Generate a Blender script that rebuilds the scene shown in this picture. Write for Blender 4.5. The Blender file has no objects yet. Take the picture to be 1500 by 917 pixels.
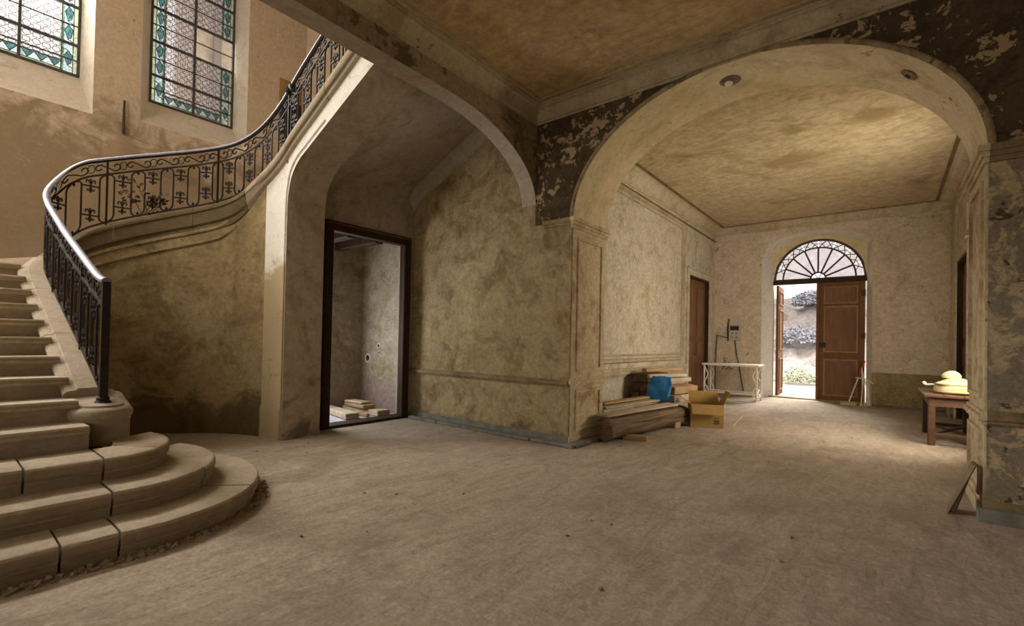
import bpy, math, random
from mathutils import Matrix, Vector
random.seed(7)
S = bpy.context.scene
C = S.collection
PI = math.pi

# ------------------------------------------------------------------ camera
F_PX, YAW, PITCH, ROLL, CAM_H = 686.38, 0.6750455, 0.0115826, 0.0201338, 1.3
fw = Vector((-math.sin(YAW)*math.cos(PITCH), math.cos(YAW)*math.cos(PITCH), math.sin(PITCH)))
rt = Vector((math.cos(YAW), math.sin(YAW), 0)); up = rt.cross(fw)
rt2 = rt*math.cos(ROLL)+up*math.sin(ROLL); up2 = up*math.cos(ROLL)-rt*math.sin(ROLL)
cam = bpy.data.cameras.new('camera'); cam_o = bpy.data.objects.new('camera', cam); C.objects.link(cam_o)
cam.sensor_fit = 'HORIZONTAL'; cam.sensor_width = 36; cam.lens = 36*F_PX/1500
cam.shift_y = 32.3/1500; cam.clip_start = .05; cam.clip_end = 300
m = Matrix((rt2, up2, -fw)).transposed().to_4x4(); m.translation = (0, 0, CAM_H)
cam_o.matrix_world = m
S.camera = cam_o

# ------------------------------------------------------------------ world, lights, exposure
w = bpy.data.worlds.new('sky'); S.world = w; w.use_nodes = True
bg = w.node_tree.nodes['Background']; bg.inputs[0].default_value = (1.0, .985, .97, 1); bg.inputs[1].default_value = 1.9
S.view_settings.view_transform = 'Standard'; S.view_settings.look = 'None'
S.view_settings.exposure = -0.1; S.view_settings.gamma = 1; S.view_settings.use_curve_mapping = False
S.cycles.max_bounces = 9; S.cycles.diffuse_bounces = 6; S.cycles.transparent_max_bounces = 12
S.cycles.sample_clamp_indirect = 4.0; S.cycles.caustics_reflective = False; S.cycles.caustics_refractive = False

def area(name, loc, direction, sx, sy, power, col=(1, .95, .88), portal=False):
    l = bpy.data.lights.new(name, 'AREA'); l.shape = 'RECTANGLE'; l.size = sx; l.size_y = sy; l.energy = power; l.color = col
    o = bpy.data.objects.new(name, l); C.objects.link(o); o.location = loc
    o.rotation_euler = Vector(direction).to_track_quat('-Z', 'Z').to_euler()
    if portal: l.cycles.is_portal = True
    return o
area('stairwell_window_daylight', (-6.9, -2.05, 4.3), (0, 1, -.05), 1.6, 3.0, 120, (1, .93, .82))
area('left_added_lamp', (-10.75, -.85, 7.2), (1, .1, -.25), 1.25, 3.5, 1900, (1, .97, .93))  # lamp at an added, unseen opening, bringing strong light from the left
area('corridor_window_lamp', (1.45, 8.05, 2.1), (-1, .15, 0), 1.5, 2.6, 165, (1, .92, .78))
area('corridor_window_lamp', (1.46, 8.05, 2.1), (-.75, 1, -.12), 1.5, 2.6, 210, (1, .93, .81))  # second lamp added in the same opening, turned to brighten the end wall
area('hall_fill_lamp', (-2.75, -4.9, 2.3), (0, 1, 0), 1.7, 2.8, 46, (1, .90, .74))  # unseen fill lamps added behind the viewer to lift the hall
area('hall_fill_lamp', (2.4, -4.9, 2.3), (0, 1, 0), 1.8, 2.8, 34, (1, .90, .74))
area('front_door_fill', (-1.6, 18.6, 6.9), (0, -5.2, -5.2), 6.0, 2.6, 4200, (1, .98, .95))  # added lamp outside, kept out of view, boosts light through the door
area('vestibule_fill_lamp', (-7.75, 3.62, 1.35), (1, .25, 0), .7, 1.6, 125, (.90, .95, 1))  # unseen lamp added to brighten the side room; no real window there
area('door_portal', (-1.32, 13.7, 2.0), (0, -1, 0), 1.9, 4.0, 1, portal=True)
for yy in (.79, 3.13): area('window_portal', (-10.62, yy, 7.3), (1, 0, 0), 1.4, 3.7, 1, portal=True)
sun = bpy.data.lights.new('sun', 'SUN'); sun.energy = 2.2; sun.angle = .3; sun.color = (1, .95, .88)
sun_o = bpy.data.objects.new('sun', sun); C.objects.link(sun_o); sun_o.rotation_euler = Vector((.35, .75, -.85)).to_track_quat('-Z', 'Z').to_euler()

# ------------------------------------------------------------------ materials
class NT:
    def __init__(s, name):
        s.m = bpy.data.materials.new(name); s.m.use_nodes = True
        s.t = s.m.node_tree; s.t.nodes.clear(); s.L = s.t.links
        s.out = s.n('ShaderNodeOutputMaterial'); s.geo = s.n('ShaderNodeNewGeometry')
    def n(s, k, **kw):
        x = s.t.nodes.new(k)
        for a, b in kw.items(): setattr(x, a, b)
        return x
    def put(s, sock, v):
        if hasattr(v, 'is_output'): s.L.new(v, sock)
        else: sock.default_value = v
    def pos(s, sc=(1, 1, 1), rot=(0, 0, 0), obj=False):
        mp = s.n('ShaderNodeMapping'); mp.inputs['Scale'].default_value = sc; mp.inputs['Rotation'].default_value = rot
        if obj: s.L.new(s.n('ShaderNodeTexCoord').outputs['Object'], mp.inputs['Vector'])
        else: s.L.new(s.geo.outputs['Position'], mp.inputs['Vector'])
        return mp.outputs[0]
    def noise(s, vec, scale, detail=6, rough=.6, dist=0):
        x = s.n('ShaderNodeTexNoise'); s.L.new(vec, x.inputs['Vector'])
        x.inputs['Scale'].default_value = scale; x.inputs['Detail'].default_value = detail
        x.inputs['Roughness'].default_value = rough; x.inputs['Distortion'].default_value = dist
        return x.outputs['Fac']
    def ramp(s, fac, stops):
        x = s.n('ShaderNodeValToRGB'); s.L.new(fac, x.inputs[0]); e = x.color_ramp.elements
        while len(e) < len(stops): e.new(.5)
        for k, (p, c) in enumerate(stops):
            e[k].position = p; e[k].color = (c, c, c, 1) if not isinstance(c, (tuple, list)) else (*c, 1)
        return x.outputs[0]
    def mix(s, fac, a, b, mode='MIX'):
        if not hasattr(fac, 'is_output'): fac = min(fac, 1.0)
        x = s.n('ShaderNodeMix', data_type='RGBA', blend_type=mode)
        s.put(x.inputs[0], fac)
        for i, v in ((6, a), (7, b)):
            s.put(x.inputs[i], (*v, 1) if isinstance(v, tuple) and len(v) == 3 else v)
        return x.outputs[2]
    def math(s, op, a, b=0.0, clamp=False):
        x = s.n('ShaderNodeMath', operation=op, use_clamp=clamp); s.put(x.inputs[0], a); s.put(x.inputs[1], b)
        return x.outputs[0]
    def z(s):
        x = s.n('ShaderNodeSeparateXYZ'); s.L.new(s.geo.outputs['Position'], x.inputs[0]); return x.outputs
    def done(s, col, rough=.9, bump=None, strength=.4, dist=.02, spec=.2, metal=0):
        b = s.n('ShaderNodeBsdfPrincipled'); s.put(b.inputs['Base Color'], (*col, 1) if isinstance(col, tuple) else col)
        s.put(b.inputs['Roughness'], rough); b.inputs['Specular IOR Level'].default_value = spec; b.inputs['Metallic'].default_value = metal
        if bump is not None:
            bp = s.n('ShaderNodeBump'); bp.inputs['Strength'].default_value = strength; bp.inputs['Distance'].default_value = dist
            s.L.new(bump, bp.inputs['Height']); s.L.new(bp.outputs[0], b.inputs['Normal'])
        s.L.new(b.outputs[0], s.out.inputs[0])
        return s.m

def plaster(name, a, b, stain, flake=(.10, .065, .03), stain_lo=.52, stain_hi=.68, flake_lo=.70, cracks=.5, damp=0.0, damp_col=(.09, .065, .03), damp_top=.95, scale=1.0, seed=0.0, bump=.45, fine=.38):
    t = NT(name); p = t.pos(); mp = t.n('ShaderNodeMapping'); mp.inputs['Location'].default_value = (seed, seed*1.7, seed*.6); t.L.new(p, mp.inputs[0]); p = mp.outputs[0]
    n1 = t.noise(p, .55*scale, 8, .62, .3)
    col = t.mix(t.ramp(n1, [(.36, 0), (.64, 1)]), a, b)
    n2 = t.noise(p, 1.9*scale, 12, .72, .9)
    col = t.mix(t.math('MULTIPLY', t.ramp(n2, [(stain_lo-.045, 0), (stain_hi-.05, 1)]), .88), col, stain)
    n7 = t.noise(p, 17*scale, 6, .7, .3)
    col = t.mix(fine*1.1, col, t.ramp(n7, [(.40, .45), (.60, 1.0)]), 'MULTIPLY')
    n3 = t.noise(p, 7*scale, 12, .78)
    col = t.mix(fine, col, t.ramp(n3, [(.34, .15), (.64, 1.0)]), 'MULTIPLY')
    n6 = t.noise(p, 38, 4, .6)
    pit = t.math('MULTIPLY', t.ramp(t.noise(p, 21*scale, 3, .5, .6), [(.655, 0), (.70, 1)]), t.ramp(t.noise(p, 1.1, 4, .6), [(.45, .1), (.6, .8)]))
    col = t.mix(pit, col, tuple(x*.45 for x in stain))
    n4 = t.noise(p, 3.6*scale, 9, .62, .5)
    n4b = t.noise(p, .8*scale, 3, .5)
    fl = t.math('ADD', n4, t.math('MULTIPLY', t.math('SUBTRACT', n4b, .5), .5))
    if damp > 0:
        z = t.z()[2]
        g = t.n('ShaderNodeMapRange'); t.L.new(z, g.inputs[0]); g.inputs[1].default_value = 0; g.inputs[2].default_value = damp_top
        g.inputs[3].default_value = 1; g.inputs[4].default_value = 0
        dn = t.math('ADD', t.math('MULTIPLY', g.outputs[0], damp), t.math('MULTIPLY', t.math('SUBTRACT', t.noise(p, 1.9, 9, .68, .8), .5), 1.5))
        col = t.mix(t.math('MULTIPLY', t.ramp(dn, [(.32, 0), (.55, 1)]), .7 if damp < 2 else .92), col, damp_col)
        fl = t.math('ADD', fl, t.math('MULTIPLY', g.outputs[0], .10*damp))
    fm = t.ramp(fl, [(flake_lo, 0), (flake_lo+.012, 1)])
    col = t.mix(t.math('MULTIPLY', fm, .85), col, flake)
    if cracks > 0:
        v = t.n('ShaderNodeTexVoronoi', feature='DISTANCE_TO_EDGE'); v.inputs['Scale'].default_value = 1.1
        wob = t.n('ShaderNodeVectorMath', operation='ADD'); t.L.new(p, wob.inputs[0])
        nz = t.n('ShaderNodeTexNoise'); nz.inputs['Scale'].default_value = 2.6; nz.inputs['Detail'].default_value = 6; t.L.new(p, nz.inputs['Vector'])
        sc = t.n('ShaderNodeVectorMath', operation='SCALE'); t.L.new(nz.outputs['Color'], sc.inputs[0]); sc.inputs['Scale'].default_value = .9
        t.L.new(sc.outputs[0], wob.inputs[1]); t.L.new(wob.outputs[0], v.inputs['Vector'])
        cm = t.math('MULTIPLY', t.ramp(v.outputs[0], [(.0, 1), (.011, 0)]), t.ramp(t.noise(p, 1.3, 3), [(.55, 0), (.62, 1)]))
        col = t.mix(t.math('MULTIPLY', cm, cracks), col, flake)
    h = t.math('ADD', t.math('MULTIPLY', n3, .35), t.math('MULTIPLY', fm, -.8))
    h = t.math('ADD', h, t.math('MULTIPLY', n6, .15))
    return t.done(col, .92, h, bump, .025, .12)

def wood(name, a, b, axis=1, rough=.75, grain=14, spec=.2):
    t = NT(name); sc = [grain]*3; sc[axis] = grain*.06; p = t.pos(tuple(sc), obj=True)
    n = t.noise(p, 1.0, 8, .65, .6); n2 = t.noise(t.pos(obj=True), 3.0, 6, .6)
    col = t.mix(t.ramp(n, [(.35, 0), (.65, 1)]), a, b)
    col = t.mix(.35, col, t.ramp(n2, [(.35, .45), (.65, 1.0)]), 'MULTIPLY')
    return t.done(col, rough, n, .35, .01, spec)

def simple(name, a, b=None, rough=.7, scale=9, metal=0, spec=.3, bump=.25):
    t = NT(name); n = t.noise(t.pos(obj=True), scale, 7, .62, .2)
    col = t.mix(t.ramp(n, [(.36, 0), (.64, 1)]), a, b or tuple(x*.65 for x in a))
    return t.done(col, rough, n, bump, .01, spec, metal)

MT = {}
MT['back'] = plaster('plaster_ochre', (.40, .295, .145), (.50, .385, .21), (.25, .165, .065), flake_lo=.80, damp=.45, cracks=.5, seed=3.1)
MT['stair'] = plaster('plaster_stair', (.36, .265, .13), (.45, .34, .18), (.23, .155, .065), flake_lo=.82, damp=.85, cracks=.5, seed=9.3)
MT['string'] = plaster('plaster_pale', (.80, .76, .69), (.74, .68, .58), (.55, .45, .31), stain_lo=.60, stain_hi=.76, flake_lo=.86, cracks=.4, damp=2.1, damp_top=2.75, damp_col=(.38, .285, .15), seed=14, fine=.1)
MT['soffit'] = plaster('plaster_soffit', (.50, .42, .31), (.43, .35, .25), (.34, .26, .16), stain_lo=.55, flake_lo=.9, cracks=.2, seed=21, fine=.25)
MT['spandrel'] = plaster('peeling_dark_paint', (.085, .058, .03), (.13, .088, .045), (.06, .04, .022), flake=(.40, .28, .15), flake_lo=.59, cracks=0, scale=3.4, seed=5.5, bump=.7)
MT['beamface'] = plaster('peeling_beam_paint', (.40, .30, .17), (.33, .24, .13), (.20, .14, .07), flake=(.11, .075, .035), flake_lo=.61, cracks=.3, scale=1.7, seed=27)
MT['rightpier'] = plaster('mottled_pier', (.62, .48, .28), (.46, .35, .20), (.25, .205, .15), flake=(.06, .04, .022), stain_lo=.50, stain_hi=.56, flake_lo=.665, cracks=.5, damp=.4, damp_col=(.2, .15, .06), scale=2.2, seed=33)
MT['arch'] = plaster('plaster_arch_cream', (.72, .60, .37), (.78, .66, .42), (.52, .41, .22), flake=(.26, .18, .10), flake_lo=.685, cracks=.6, seed=40, fine=.18)
MT['reveal'] = plaster('plaster_reveal', (.66, .53, .32), (.72, .60, .39), (.46, .29, .17), stain_lo=.55, flake_lo=.80, cracks=.3, damp=.3, seed=46)
MT['corridor'] = plaster('plaster_corridor', (.62, .55, .42), (.70, .62, .46), (.50, .40, .25), flake=(.24, .18, .10), stain_lo=.54, flake_lo=.745, cracks=.8, damp=.25, damp_col=(.4, .33, .24), seed=52)
MT['endwall'] = plaster('plaster_end', (.74, .63, .48), (.66, .54, .38), (.50, .37, .2), flake=(.22, .15, .08), stain_lo=.57, stain_hi=.74, flake_lo=.72, cracks=.9, seed=60, fine=.3)
MT['enddado'] = plaster('plaster_end_dado', (.42, .32, .16), (.34, .25, .12), (.22, .15, .06), flake_lo=.75, cracks=.6, seed=63)
MT['upper'] = plaster('plaster_upper_beige', (.66, .545, .41), (.62, .505, .38), (.52, .4, .27), stain_lo=.62, flake_lo=.9, cracks=.15, seed=72, fine=.2)
MT['window_wall'] = plaster('plaster_window_wall', (.64, .53, .40), (.60, .49, .37), (.46, .36, .24), stain_lo=.64, stain_hi=.8, flake_lo=.88, cracks=.1, damp=1.85, damp_top=6.3, damp_col=(.19, .13, .065), seed=70, fine=.24)
MT['white_reveal'] = plaster('plaster_white_reveal', (.74, .70, .62), (.68, .62, .52), (.55, .46, .34), stain_lo=.6, flake_lo=.9, cracks=.1, seed=75, fine=.15)
MT['vest'] = plaster('plaster_vestibule', (.45, .37, .27), (.52, .44, .35), (.30, .23, .12), flake_lo=.85, seed=80)
MT['pink'] = plaster('plaster_pink_dado', (.46, .31, .26), (.42, .33, .28), (.38, .33, .27), stain_lo=.48, flake_lo=.78, flake=(.5, .4, .3), seed=83)
MT['cornice'] = plaster('plaster_cornice', (.46, .37, .22), (.52, .42, .26), (.34, .25, .13), flake=(.07, .045, .02), flake_lo=.70, cracks=0, scale=1.6, seed=90, fine=.25)
MT['brownline'] = plaster('brown_fillet', (.27, .18, .09), (.22, .145, .07), (.15, .1, .05), flake=(.5, .4, .25), flake_lo=.74, cracks=0, seed=97, fine=.2)
MT['moulding'] = plaster('panel_moulding_plaster', (.46, .36, .22), (.54, .44, .29), (.34, .25, .14), flake_lo=.8, cracks=0, seed=99, fine=.2)
MT['dadoline'] = plaster('grimy_dado_moulding', (.26, .19, .095), (.32, .235, .12), (.17, .12, .055), flake_lo=.8, cracks=0, seed=101, fine=.2)
MT['cornice2'] = plaster('plaster_cornice_corridor', (.62, .54, .38), (.56, .46, .30), (.42, .32, .18), flake=(.2, .14, .07), flake_lo=.76, cracks=0, seed=95, fine=.25)

def ceil_mat(name, a, b, c, seed, streak=(2.2, 9, 1), rotz=.6, blot=(.3, .22, .1), spots=()):
    t = NT(name); p = t.pos(streak, (0, 0, rotz))
    n = t.noise(p, 1.6, 9, .72, .8); q = t.pos(); mp = t.n('ShaderNodeMapping'); mp.inputs['Location'].default_value = (seed, seed, 0); t.L.new(q, mp.inputs[0])
    n2 = t.noise(mp.outputs[0], .45, 6, .6, .3); n3 = t.noise(mp.outputs[0], .8, 9, .7, 1.0)
    col = t.mix(t.ramp(n2, [(.38, 0), (.62, 1)]), a, b)
    col = t.mix(t.ramp(n, [(.40, 0), (.62, .9)]), col, c)
    col = t.mix(.55, col, t.ramp(t.noise(mp.outputs[0], 9, 10, .75, .4), [(.36, .35), (.62, 1.0)]), 'MULTIPLY')
    col = t.mix(t.math('MULTIPLY', t.ramp(n3, [(.55, 0), (.66, 1)]), .85), col, blot)
    for cx, cy, rx, ry in spots:   # old water stains
        mq = t.n('ShaderNodeMapping'); mq.inputs['Location'].default_value = (-cx/rx, -cy/ry, 0); mq.inputs['Scale'].default_value = (1/rx, 1/ry, 0); t.L.new(t.geo.outputs['Position'], mq.inputs[0])
        ln = t.n('ShaderNodeVectorMath', operation='LENGTH'); t.L.new(mq.outputs[0], ln.inputs[0])
        dd = t.math('ADD', ln.outputs['Value'], t.math('MULTIPLY', t.math('SUBTRACT', t.noise(q, 2.6, 9, .7, .8), .5), 2.6))
        col = t.mix(t.ramp(dd, [(.25, .8), (.95, 0)]), col, blot)
    sc_ = t.ramp(t.noise(p, 9, 5, .6, 1.2), [(.66, 0), (.72, .5)])
    col = t.mix(sc_, col, tuple(min(1, x*1.5) for x in c))
    return t.done(col, .93, n, .5, .02, .1)
MT['ceil_hall'] = ceil_mat('ceiling_brown', (.52, .365, .175), (.45, .30, .14), (.60, .44, .23), 2, blot=(.24, .15, .075))
MT['ceil_corr'] = ceil_mat('ceiling_ochre', (.60, .48, .28), (.64, .53, .35), (.50, .39, .22), 9, streak=(2.5, 5, 1), rotz=.15, blot=(.27, .185, .08), spots=((-1.30, 8.95, .85, .55), (-.13, 7.83, .50, .40)))

def floor_mat():
    t = NT('dusty_floor'); p = t.pos((1, 1, 1)); q = t.pos((3.2, .8, 1), (0, 0, -.5))
    n1 = t.noise(p, .5, 8, .65, .5); n2 = t.noise(q, 2.4, 10, .72, 1.2); n3 = t.noise(p, 42, 6, .7); n4 = t.noise(p, 6, 8, .7, .4)
    col = t.mix(t.ramp(n1, [(.35, 0), (.65, 1)]), (.47, .375, .275), (.55, .445, .335))
    col = t.mix(t.ramp(n2, [(.42, 0), (.66, .75)]), col, (.33, .255, .18))
    col = t.mix(.42, col, t.ramp(n3, [(.36, .35), (.62, 1)]), 'MULTIPLY')
    n5 = t.noise(p, .95, 6, .62, .6); col = t.mix(t.ramp(n5, [(.50, 0), (.66, .65)]), col, (.26, .195, .135))
    col = t.mix(.4, col, t.ramp(t.noise(p, 17, 8, .75, .3), [(.38, .45), (.62, 1)]), 'MULTIPLY')
    col = t.mix(t.ramp(n4, [(.58, 0), (.74, .45)]), col, (.62, .53, .43))
    h = t.math('ADD', t.math('MULTIPLY', n3, .25), t.math('ADD', t.math('MULTIPLY', n4, .4), n2))
    return t.done(col, .9, h, .55, .03, .15)
MT['floor'] = floor_mat()
MT['floor_blue'] = simple('pale_blue_grey_floor', (.52, .53, .56), (.42, .43, .46), .6, 4)
def stone_mat(name, a, b, c):
    t = NT(name); p = t.pos(); n = t.noise(p, 3.2, 10, .7, .5); n2 = t.noise(p, 22, 7, .7); n3 = t.noise(t.pos((1.5, 1.5, 16)), 3, 6, .6)
    col = t.mix(t.ramp(n, [(.36, 0), (.64, 1)]), a, b); col = t.mix(t.ramp(n2, [(.45, 0), (.72, .55)]), col, c)
    col = t.mix(t.math('MULTIPLY', t.ramp(n3, [(.5, 0), (.7, 1)]), .35), col, c)
    return t.done(col, .85, t.math('ADD', n2, n), .45, .02, .2)
MT['stone'] = stone_mat('worn_limestone', (.46, .38, .27), (.38, .30, .20), (.26, .19, .12))
MT['riser_shade'] = stone_mat('shaded_limestone', (.33, .255, .165), (.27, .20, .125), (.18, .125, .075))  # darker limestone copy with the riser shade put into its colour
MT['curb'] = stone_mat('curb_limestone', (.37, .30, .215), (.32, .25, .165), (.22, .165, .105))
MT['curb_dark'] = stone_mat('curb_dark_brown', (.17, .125, .065), (.13, .092, .045), (.085, .06, .03))  # darker brown for the curb stones around the bend
MT['ledge'] = simple('grey_blue_stone', (.20, .195, .165), (.135, .12, .09), .85, 8)
MT['iron'] = simple('black_wrought_iron', (.018, .012, .010), (.03, .018, .012), .65, 30, 0, .2)
MT['rail'] = simple('polished_handrail', (.27, .265, .31), (.19, .18, .21), .55, 30, .15, .4, .1)
MT['darkwood'] = wood('dark_door_wood', (.035, .018, .010), (.06, .032, .016), 2)
MT['doorwood'] = wood('brown_panel_door', (.22, .095, .035), (.14, .06, .025), 2, .6)
MT['doorwood2'] = wood('brown_door_inset', (.17, .08, .04), (.23, .12, .065), 2, .6)
MT['doorgold'] = wood('worn_ochre_moulding', (.34, .22, .10), (.24, .14, .06), 2, .6)
MT['tablewood'] = wood('table_wood', (.075, .032, .016), (.12, .056, .028), 0, .5, spec=.4)
MT['log'] = wood('weathered_timber', (.25, .17, .10), (.07, .042, .022), 1, .9, 16)
MT['logend'] = simple('dark_log_end', (.16, .09, .04), (.06, .035, .018), .9, 14)
MT['plank'] = wood('pale_plank', (.62, .52, .38), (.46, .36, .24), 1, .8)
MT['plank2'] = wood('tan_plank', (.50, .33, .17), (.38, .24, .12), 1, .8)
MT['greyplank'] = wood('grey_plank', (.34, .26, .16), (.24, .18, .11), 2, .85)
MT['card'] = simple('cardboard', (.40, .25, .075), (.34, .20, .06), .85, 6)
MT['carddark'] = simple('cardboard_print', (.10, .06, .03), (.14, .08, .04), .85, 6)
MT['blue'] = simple('blue_cloth', (.03, .20, .55), (.05, .28, .62), .7, 12)
MT['whitemetal'] = simple('white_painted_metal', (.78, .74, .66), (.62, .54, .42), .55, 20)
MT['greybox'] = simple('grey_meter', (.46, .43, .38), (.40, .36, .30), .6, 9)
MT['black'] = simple('black_plastic', (.02, .02, .02), (.035, .03, .03), .5, 9)
MT['red'] = simple('red_paint', (.70, .05, .02), (.55, .04, .02), .5, 9)
MT['straw'] = simple('pale_sticks', (.62, .50, .32), (.48, .36, .2), .8, 12)
MT['cream'] = simple('cream_cloth', (.56, .48, .27), (.46, .36, .16), .85, 9)
MT['creamlight'] = simple('pale_cloth', (.8, .76, .66), (.68, .6, .46), .85, 9)
MT['lead'] = simple('lead_came', (.05, .05, .05), (.08, .075, .07), .6, 12)
MT['rubble'] = simple('rubble', (.30, .22, .14), (.20, .15, .09), .9, 14)
MT['gravel'] = plaster('pale_gravel', (.34, .30, .26), (.29, .25, .21), (.23, .2, .17), flake=(.3, .27, .24), flake_lo=.66, cracks=0, scale=2, seed=2)
MT['hill'] = plaster('rocky_bank', (.50, .43, .38), (.42, .37, .34), (.30, .27, .27), flake=(.27, .25, .26), flake_lo=.60, cracks=0, scale=1.3, seed=8, bump=.9)
MT['leaf'] = simple('dull_green_leaf', (.34, .36, .24), (.24, .26, .18), .8, 3)
MT['leafgrey'] = simple('grey_violet_leaf', (.34, .34, .37), (.26, .26, .29), .8, 3)
MT['tan_render'] = plaster('tan_render', (.62, .50, .38), (.55, .43, .31), (.42, .32, .22), cracks=0, seed=4)
MT['dark_stone'] = simple('dark_pilaster', (.18, .14, .10), (.13, .10, .07), .9, 4)  # dark brown tone for pilaster, hole rim, conduit and stems
MT['rust'] = simple('rusty_iron', (.045, .03, .02), (.07, .045, .03), .9, 12)

def glass(name, tint, frost=.5, scale=26, contrast=.35):
    t = NT(name); n = t.noise(t.pos(), scale, 4, .6)
    col = t.mix(t.ramp(n, [(.35, 0), (.65, 1)]), tuple(x*(1-contrast) for x in tint), tint)
    tr = t.n('ShaderNodeBsdfTransparent'); t.L.new(col, tr.inputs[0])
    tl = t.n('ShaderNodeBsdfTranslucent'); t.L.new(col, tl.inputs[0])
    mx = t.n('ShaderNodeMixShader'); mx.inputs[0].default_value = frost; t.L.new(tr.outputs[0], mx.inputs[1]); t.L.new(tl.outputs[0], mx.inputs[2])
    gl = t.n('ShaderNodeBsdfGlossy'); gl.inputs['Roughness'].default_value = .15
    m2 = t.n('ShaderNodeMixShader'); m2.inputs[0].default_value = .04; t.L.new(mx.outputs[0], m2.inputs[1]); t.L.new(gl.outputs[0], m2.inputs[2])
    t.L.new(m2.outputs[0], t.out.inputs[0]); return t.m
MT['g_field'] = glass('cathedral_glass', (.78, .74, .73), .2, 26, .25)
MT['g_pale'] = glass('pale_border_glass', (.72, .78, .77), .2)
MT['g_teal'] = glass('teal_glass', (.42, .60, .62), .2)
MT['g_green'] = glass('green_glass', (.52, .66, .54), .2)
MT['g_yellow'] = glass('yellow_green_glass', (.70, .72, .58), .2)
MT['g_clear'] = glass('clear_glass', (.93, .91, .88), .05, 3, .06)
MT['g_fan'] = glass('fanlight_glass', (.62, .58, .575), .06, 9, .12)

# ------------------------------------------------------------------ mesh helpers
class MB:
    def __init__(s): s.v = []; s.f = []; s.mi = []; s.cur = 0
    def add(s, vs, fs):
        o = len(s.v); s.v += [tuple(v) for v in vs]
        for f in fs: s.f.append(tuple(i+o for i in f)); s.mi.append(s.cur)
        return s
    def quad(s, a, b, c, d): return s.add([a, b, c, d], [(0, 1, 2, 3)])
    def box(s, x0, x1, y0, y1, z0, z1):
        v = [(x, y, z) for z in (z0, z1) for y in (y0, y1) for x in (x0, x1)]
        return s.add(v, [(0, 2, 3, 1), (4, 5, 7, 6), (0, 1, 5, 4), (2, 6, 7, 3), (0, 4, 6, 2), (1, 3, 7, 5)])
    def cbox(s, x0, x1, y0, y1, z0, z1, c=.006):
        # chamfered box
        P = []
        def lim(a, b): return min(c, (b-a)*.45)
        cx, cy, cz = lim(x0, x1), lim(y0, y1), lim(z0, z1)
        idx = {}
        for ix, X in ((0, x0), (1, x1)):
            for iy, Y in ((0, y0), (1, y1)):
                for iz, Z in ((0, z0), (1, z1)):
                    dx, dy, dz = (cx if ix == 0 else -cx), (cy if iy == 0 else -cy), (cz if iz == 0 else -cz)
                    for k, p in enumerate(((X, Y+dy, Z+dz), (X+dx, Y, Z+dz), (X+dx, Y+dy, Z))):
                        idx[(ix, iy, iz, k)] = len(P); P.append(p)
        F = []
        for a in (0, 1):
            F.append([idx[(a, y, z, 0)] for y, z in ((0, 0), (0, 1), (1, 1), (1, 0))])
            F.append([idx[(x, a, z, 1)] for x, z in ((0, 0), (1, 0), (1, 1), (0, 1))])
            F.append([idx[(x, y, a, 2)] for x, y in ((0, 0), (0, 1), (1, 1), (1, 0))])
            for b in (0, 1):
                F.append([idx[(a, b, 0, 0)], idx[(a, b, 1, 0)], idx[(a, b, 1, 1)], idx[(a, b, 0, 1)]])
                F.append([idx[(a, 0, b, 0)], idx[(a, 1, b, 0)], idx[(a, 1, b, 2)], idx[(a, 0, b, 2)]])
                F.append([idx[(0, a, b, 1)], idx[(1, a, b, 1)], idx[(1, a, b, 2)], idx[(0, a, b, 2)]])
                for d in (0, 1): F.append([idx[(a, b, d, k)] for k in range(3)])
        return s.add(P, F)
    def tube(s, path, r, n=6, closed=False, caps=True, rz=None):
        path = [Vector(p) for p in path]; N = len(path); vs = []; ref = None
        for i, p in enumerate(path):
            a = path[(i-1) % N] if closed or i > 0 else p; b = path[(i+1) % N] if closed or i < N-1 else p
            t = (b-a); t = t.normalized() if t.length > 1e-9 else Vector((0, 0, 1))
            if ref is None: ref = Vector((0, 0, 1)) if abs(t.z) < .9 else Vector((1, 0, 0))
            u = ref-t*ref.dot(t); u = u.normalized() if u.length > 1e-6 else t.orthogonal().normalized(); ref = u; q = t.cross(u)
            ri = r[i] if isinstance(r, (list, tuple)) else r
            vs += [p+u*math.cos(2*PI*k/n+PI/n)*ri*(rz or 1)+q*math.sin(2*PI*k/n+PI/n)*ri for k in range(n)]
        fs = []
        for i in range(N if closed else N-1):
            j = (i+1) % N
            for k in range(n): fs.append((i*n+k, i*n+(k+1) % n, j*n+(k+1) % n, j*n+k))
        if caps and not closed: fs += [tuple(range(n-1, -1, -1)), tuple((N-1)*n+k for k in range(n))]
        return s.add(vs, fs)
    def sweep(s, rows, closed_profile=True, caps=True):
        n = len(rows[0]); vs = [p for r in rows for p in r]; fs = []
        for i in range(len(rows)-1):
            for k in range(n if closed_profile else n-1):
                fs.append((i*n+k, i*n+(k+1) % n, (i+1)*n+(k+1) % n, (i+1)*n+k))
        if caps and closed_profile: fs += [tuple(range(n-1, -1, -1)), tuple((len(rows)-1)*n+k for k in range(n))]
        return s.add(vs, fs)
    def lathe(s, prof, c, n=16):
        rows = [[(c[0]+r*math.cos(2*PI*k/n), c[1]+r*math.sin(2*PI*k/n), c[2]+z) for k in range(n)] for r, z in prof]
        return s.sweep(rows)
    def prism(s, poly, a, b, axis):
        def P(u, v, t): return (t, u, v) if axis == 0 else (u, t, v) if axis == 1 else (u, v, t)
        n = len(poly); vs = [P(u, v, a) for u, v in poly]+[P(u, v, b) for u, v in poly]
        fs = [tuple(range(n)), tuple(range(2*n-1, n-1, -1))]+[(i, (i+1) % n, n+(i+1) % n, n+i) for i in range(n)]
        return s.add(vs, fs)
    def rot(s, M, start=0):
        for i in range(start, len(s.v)): s.v[i] = tuple(M @ Vector(s.v[i]))
        return s
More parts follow.
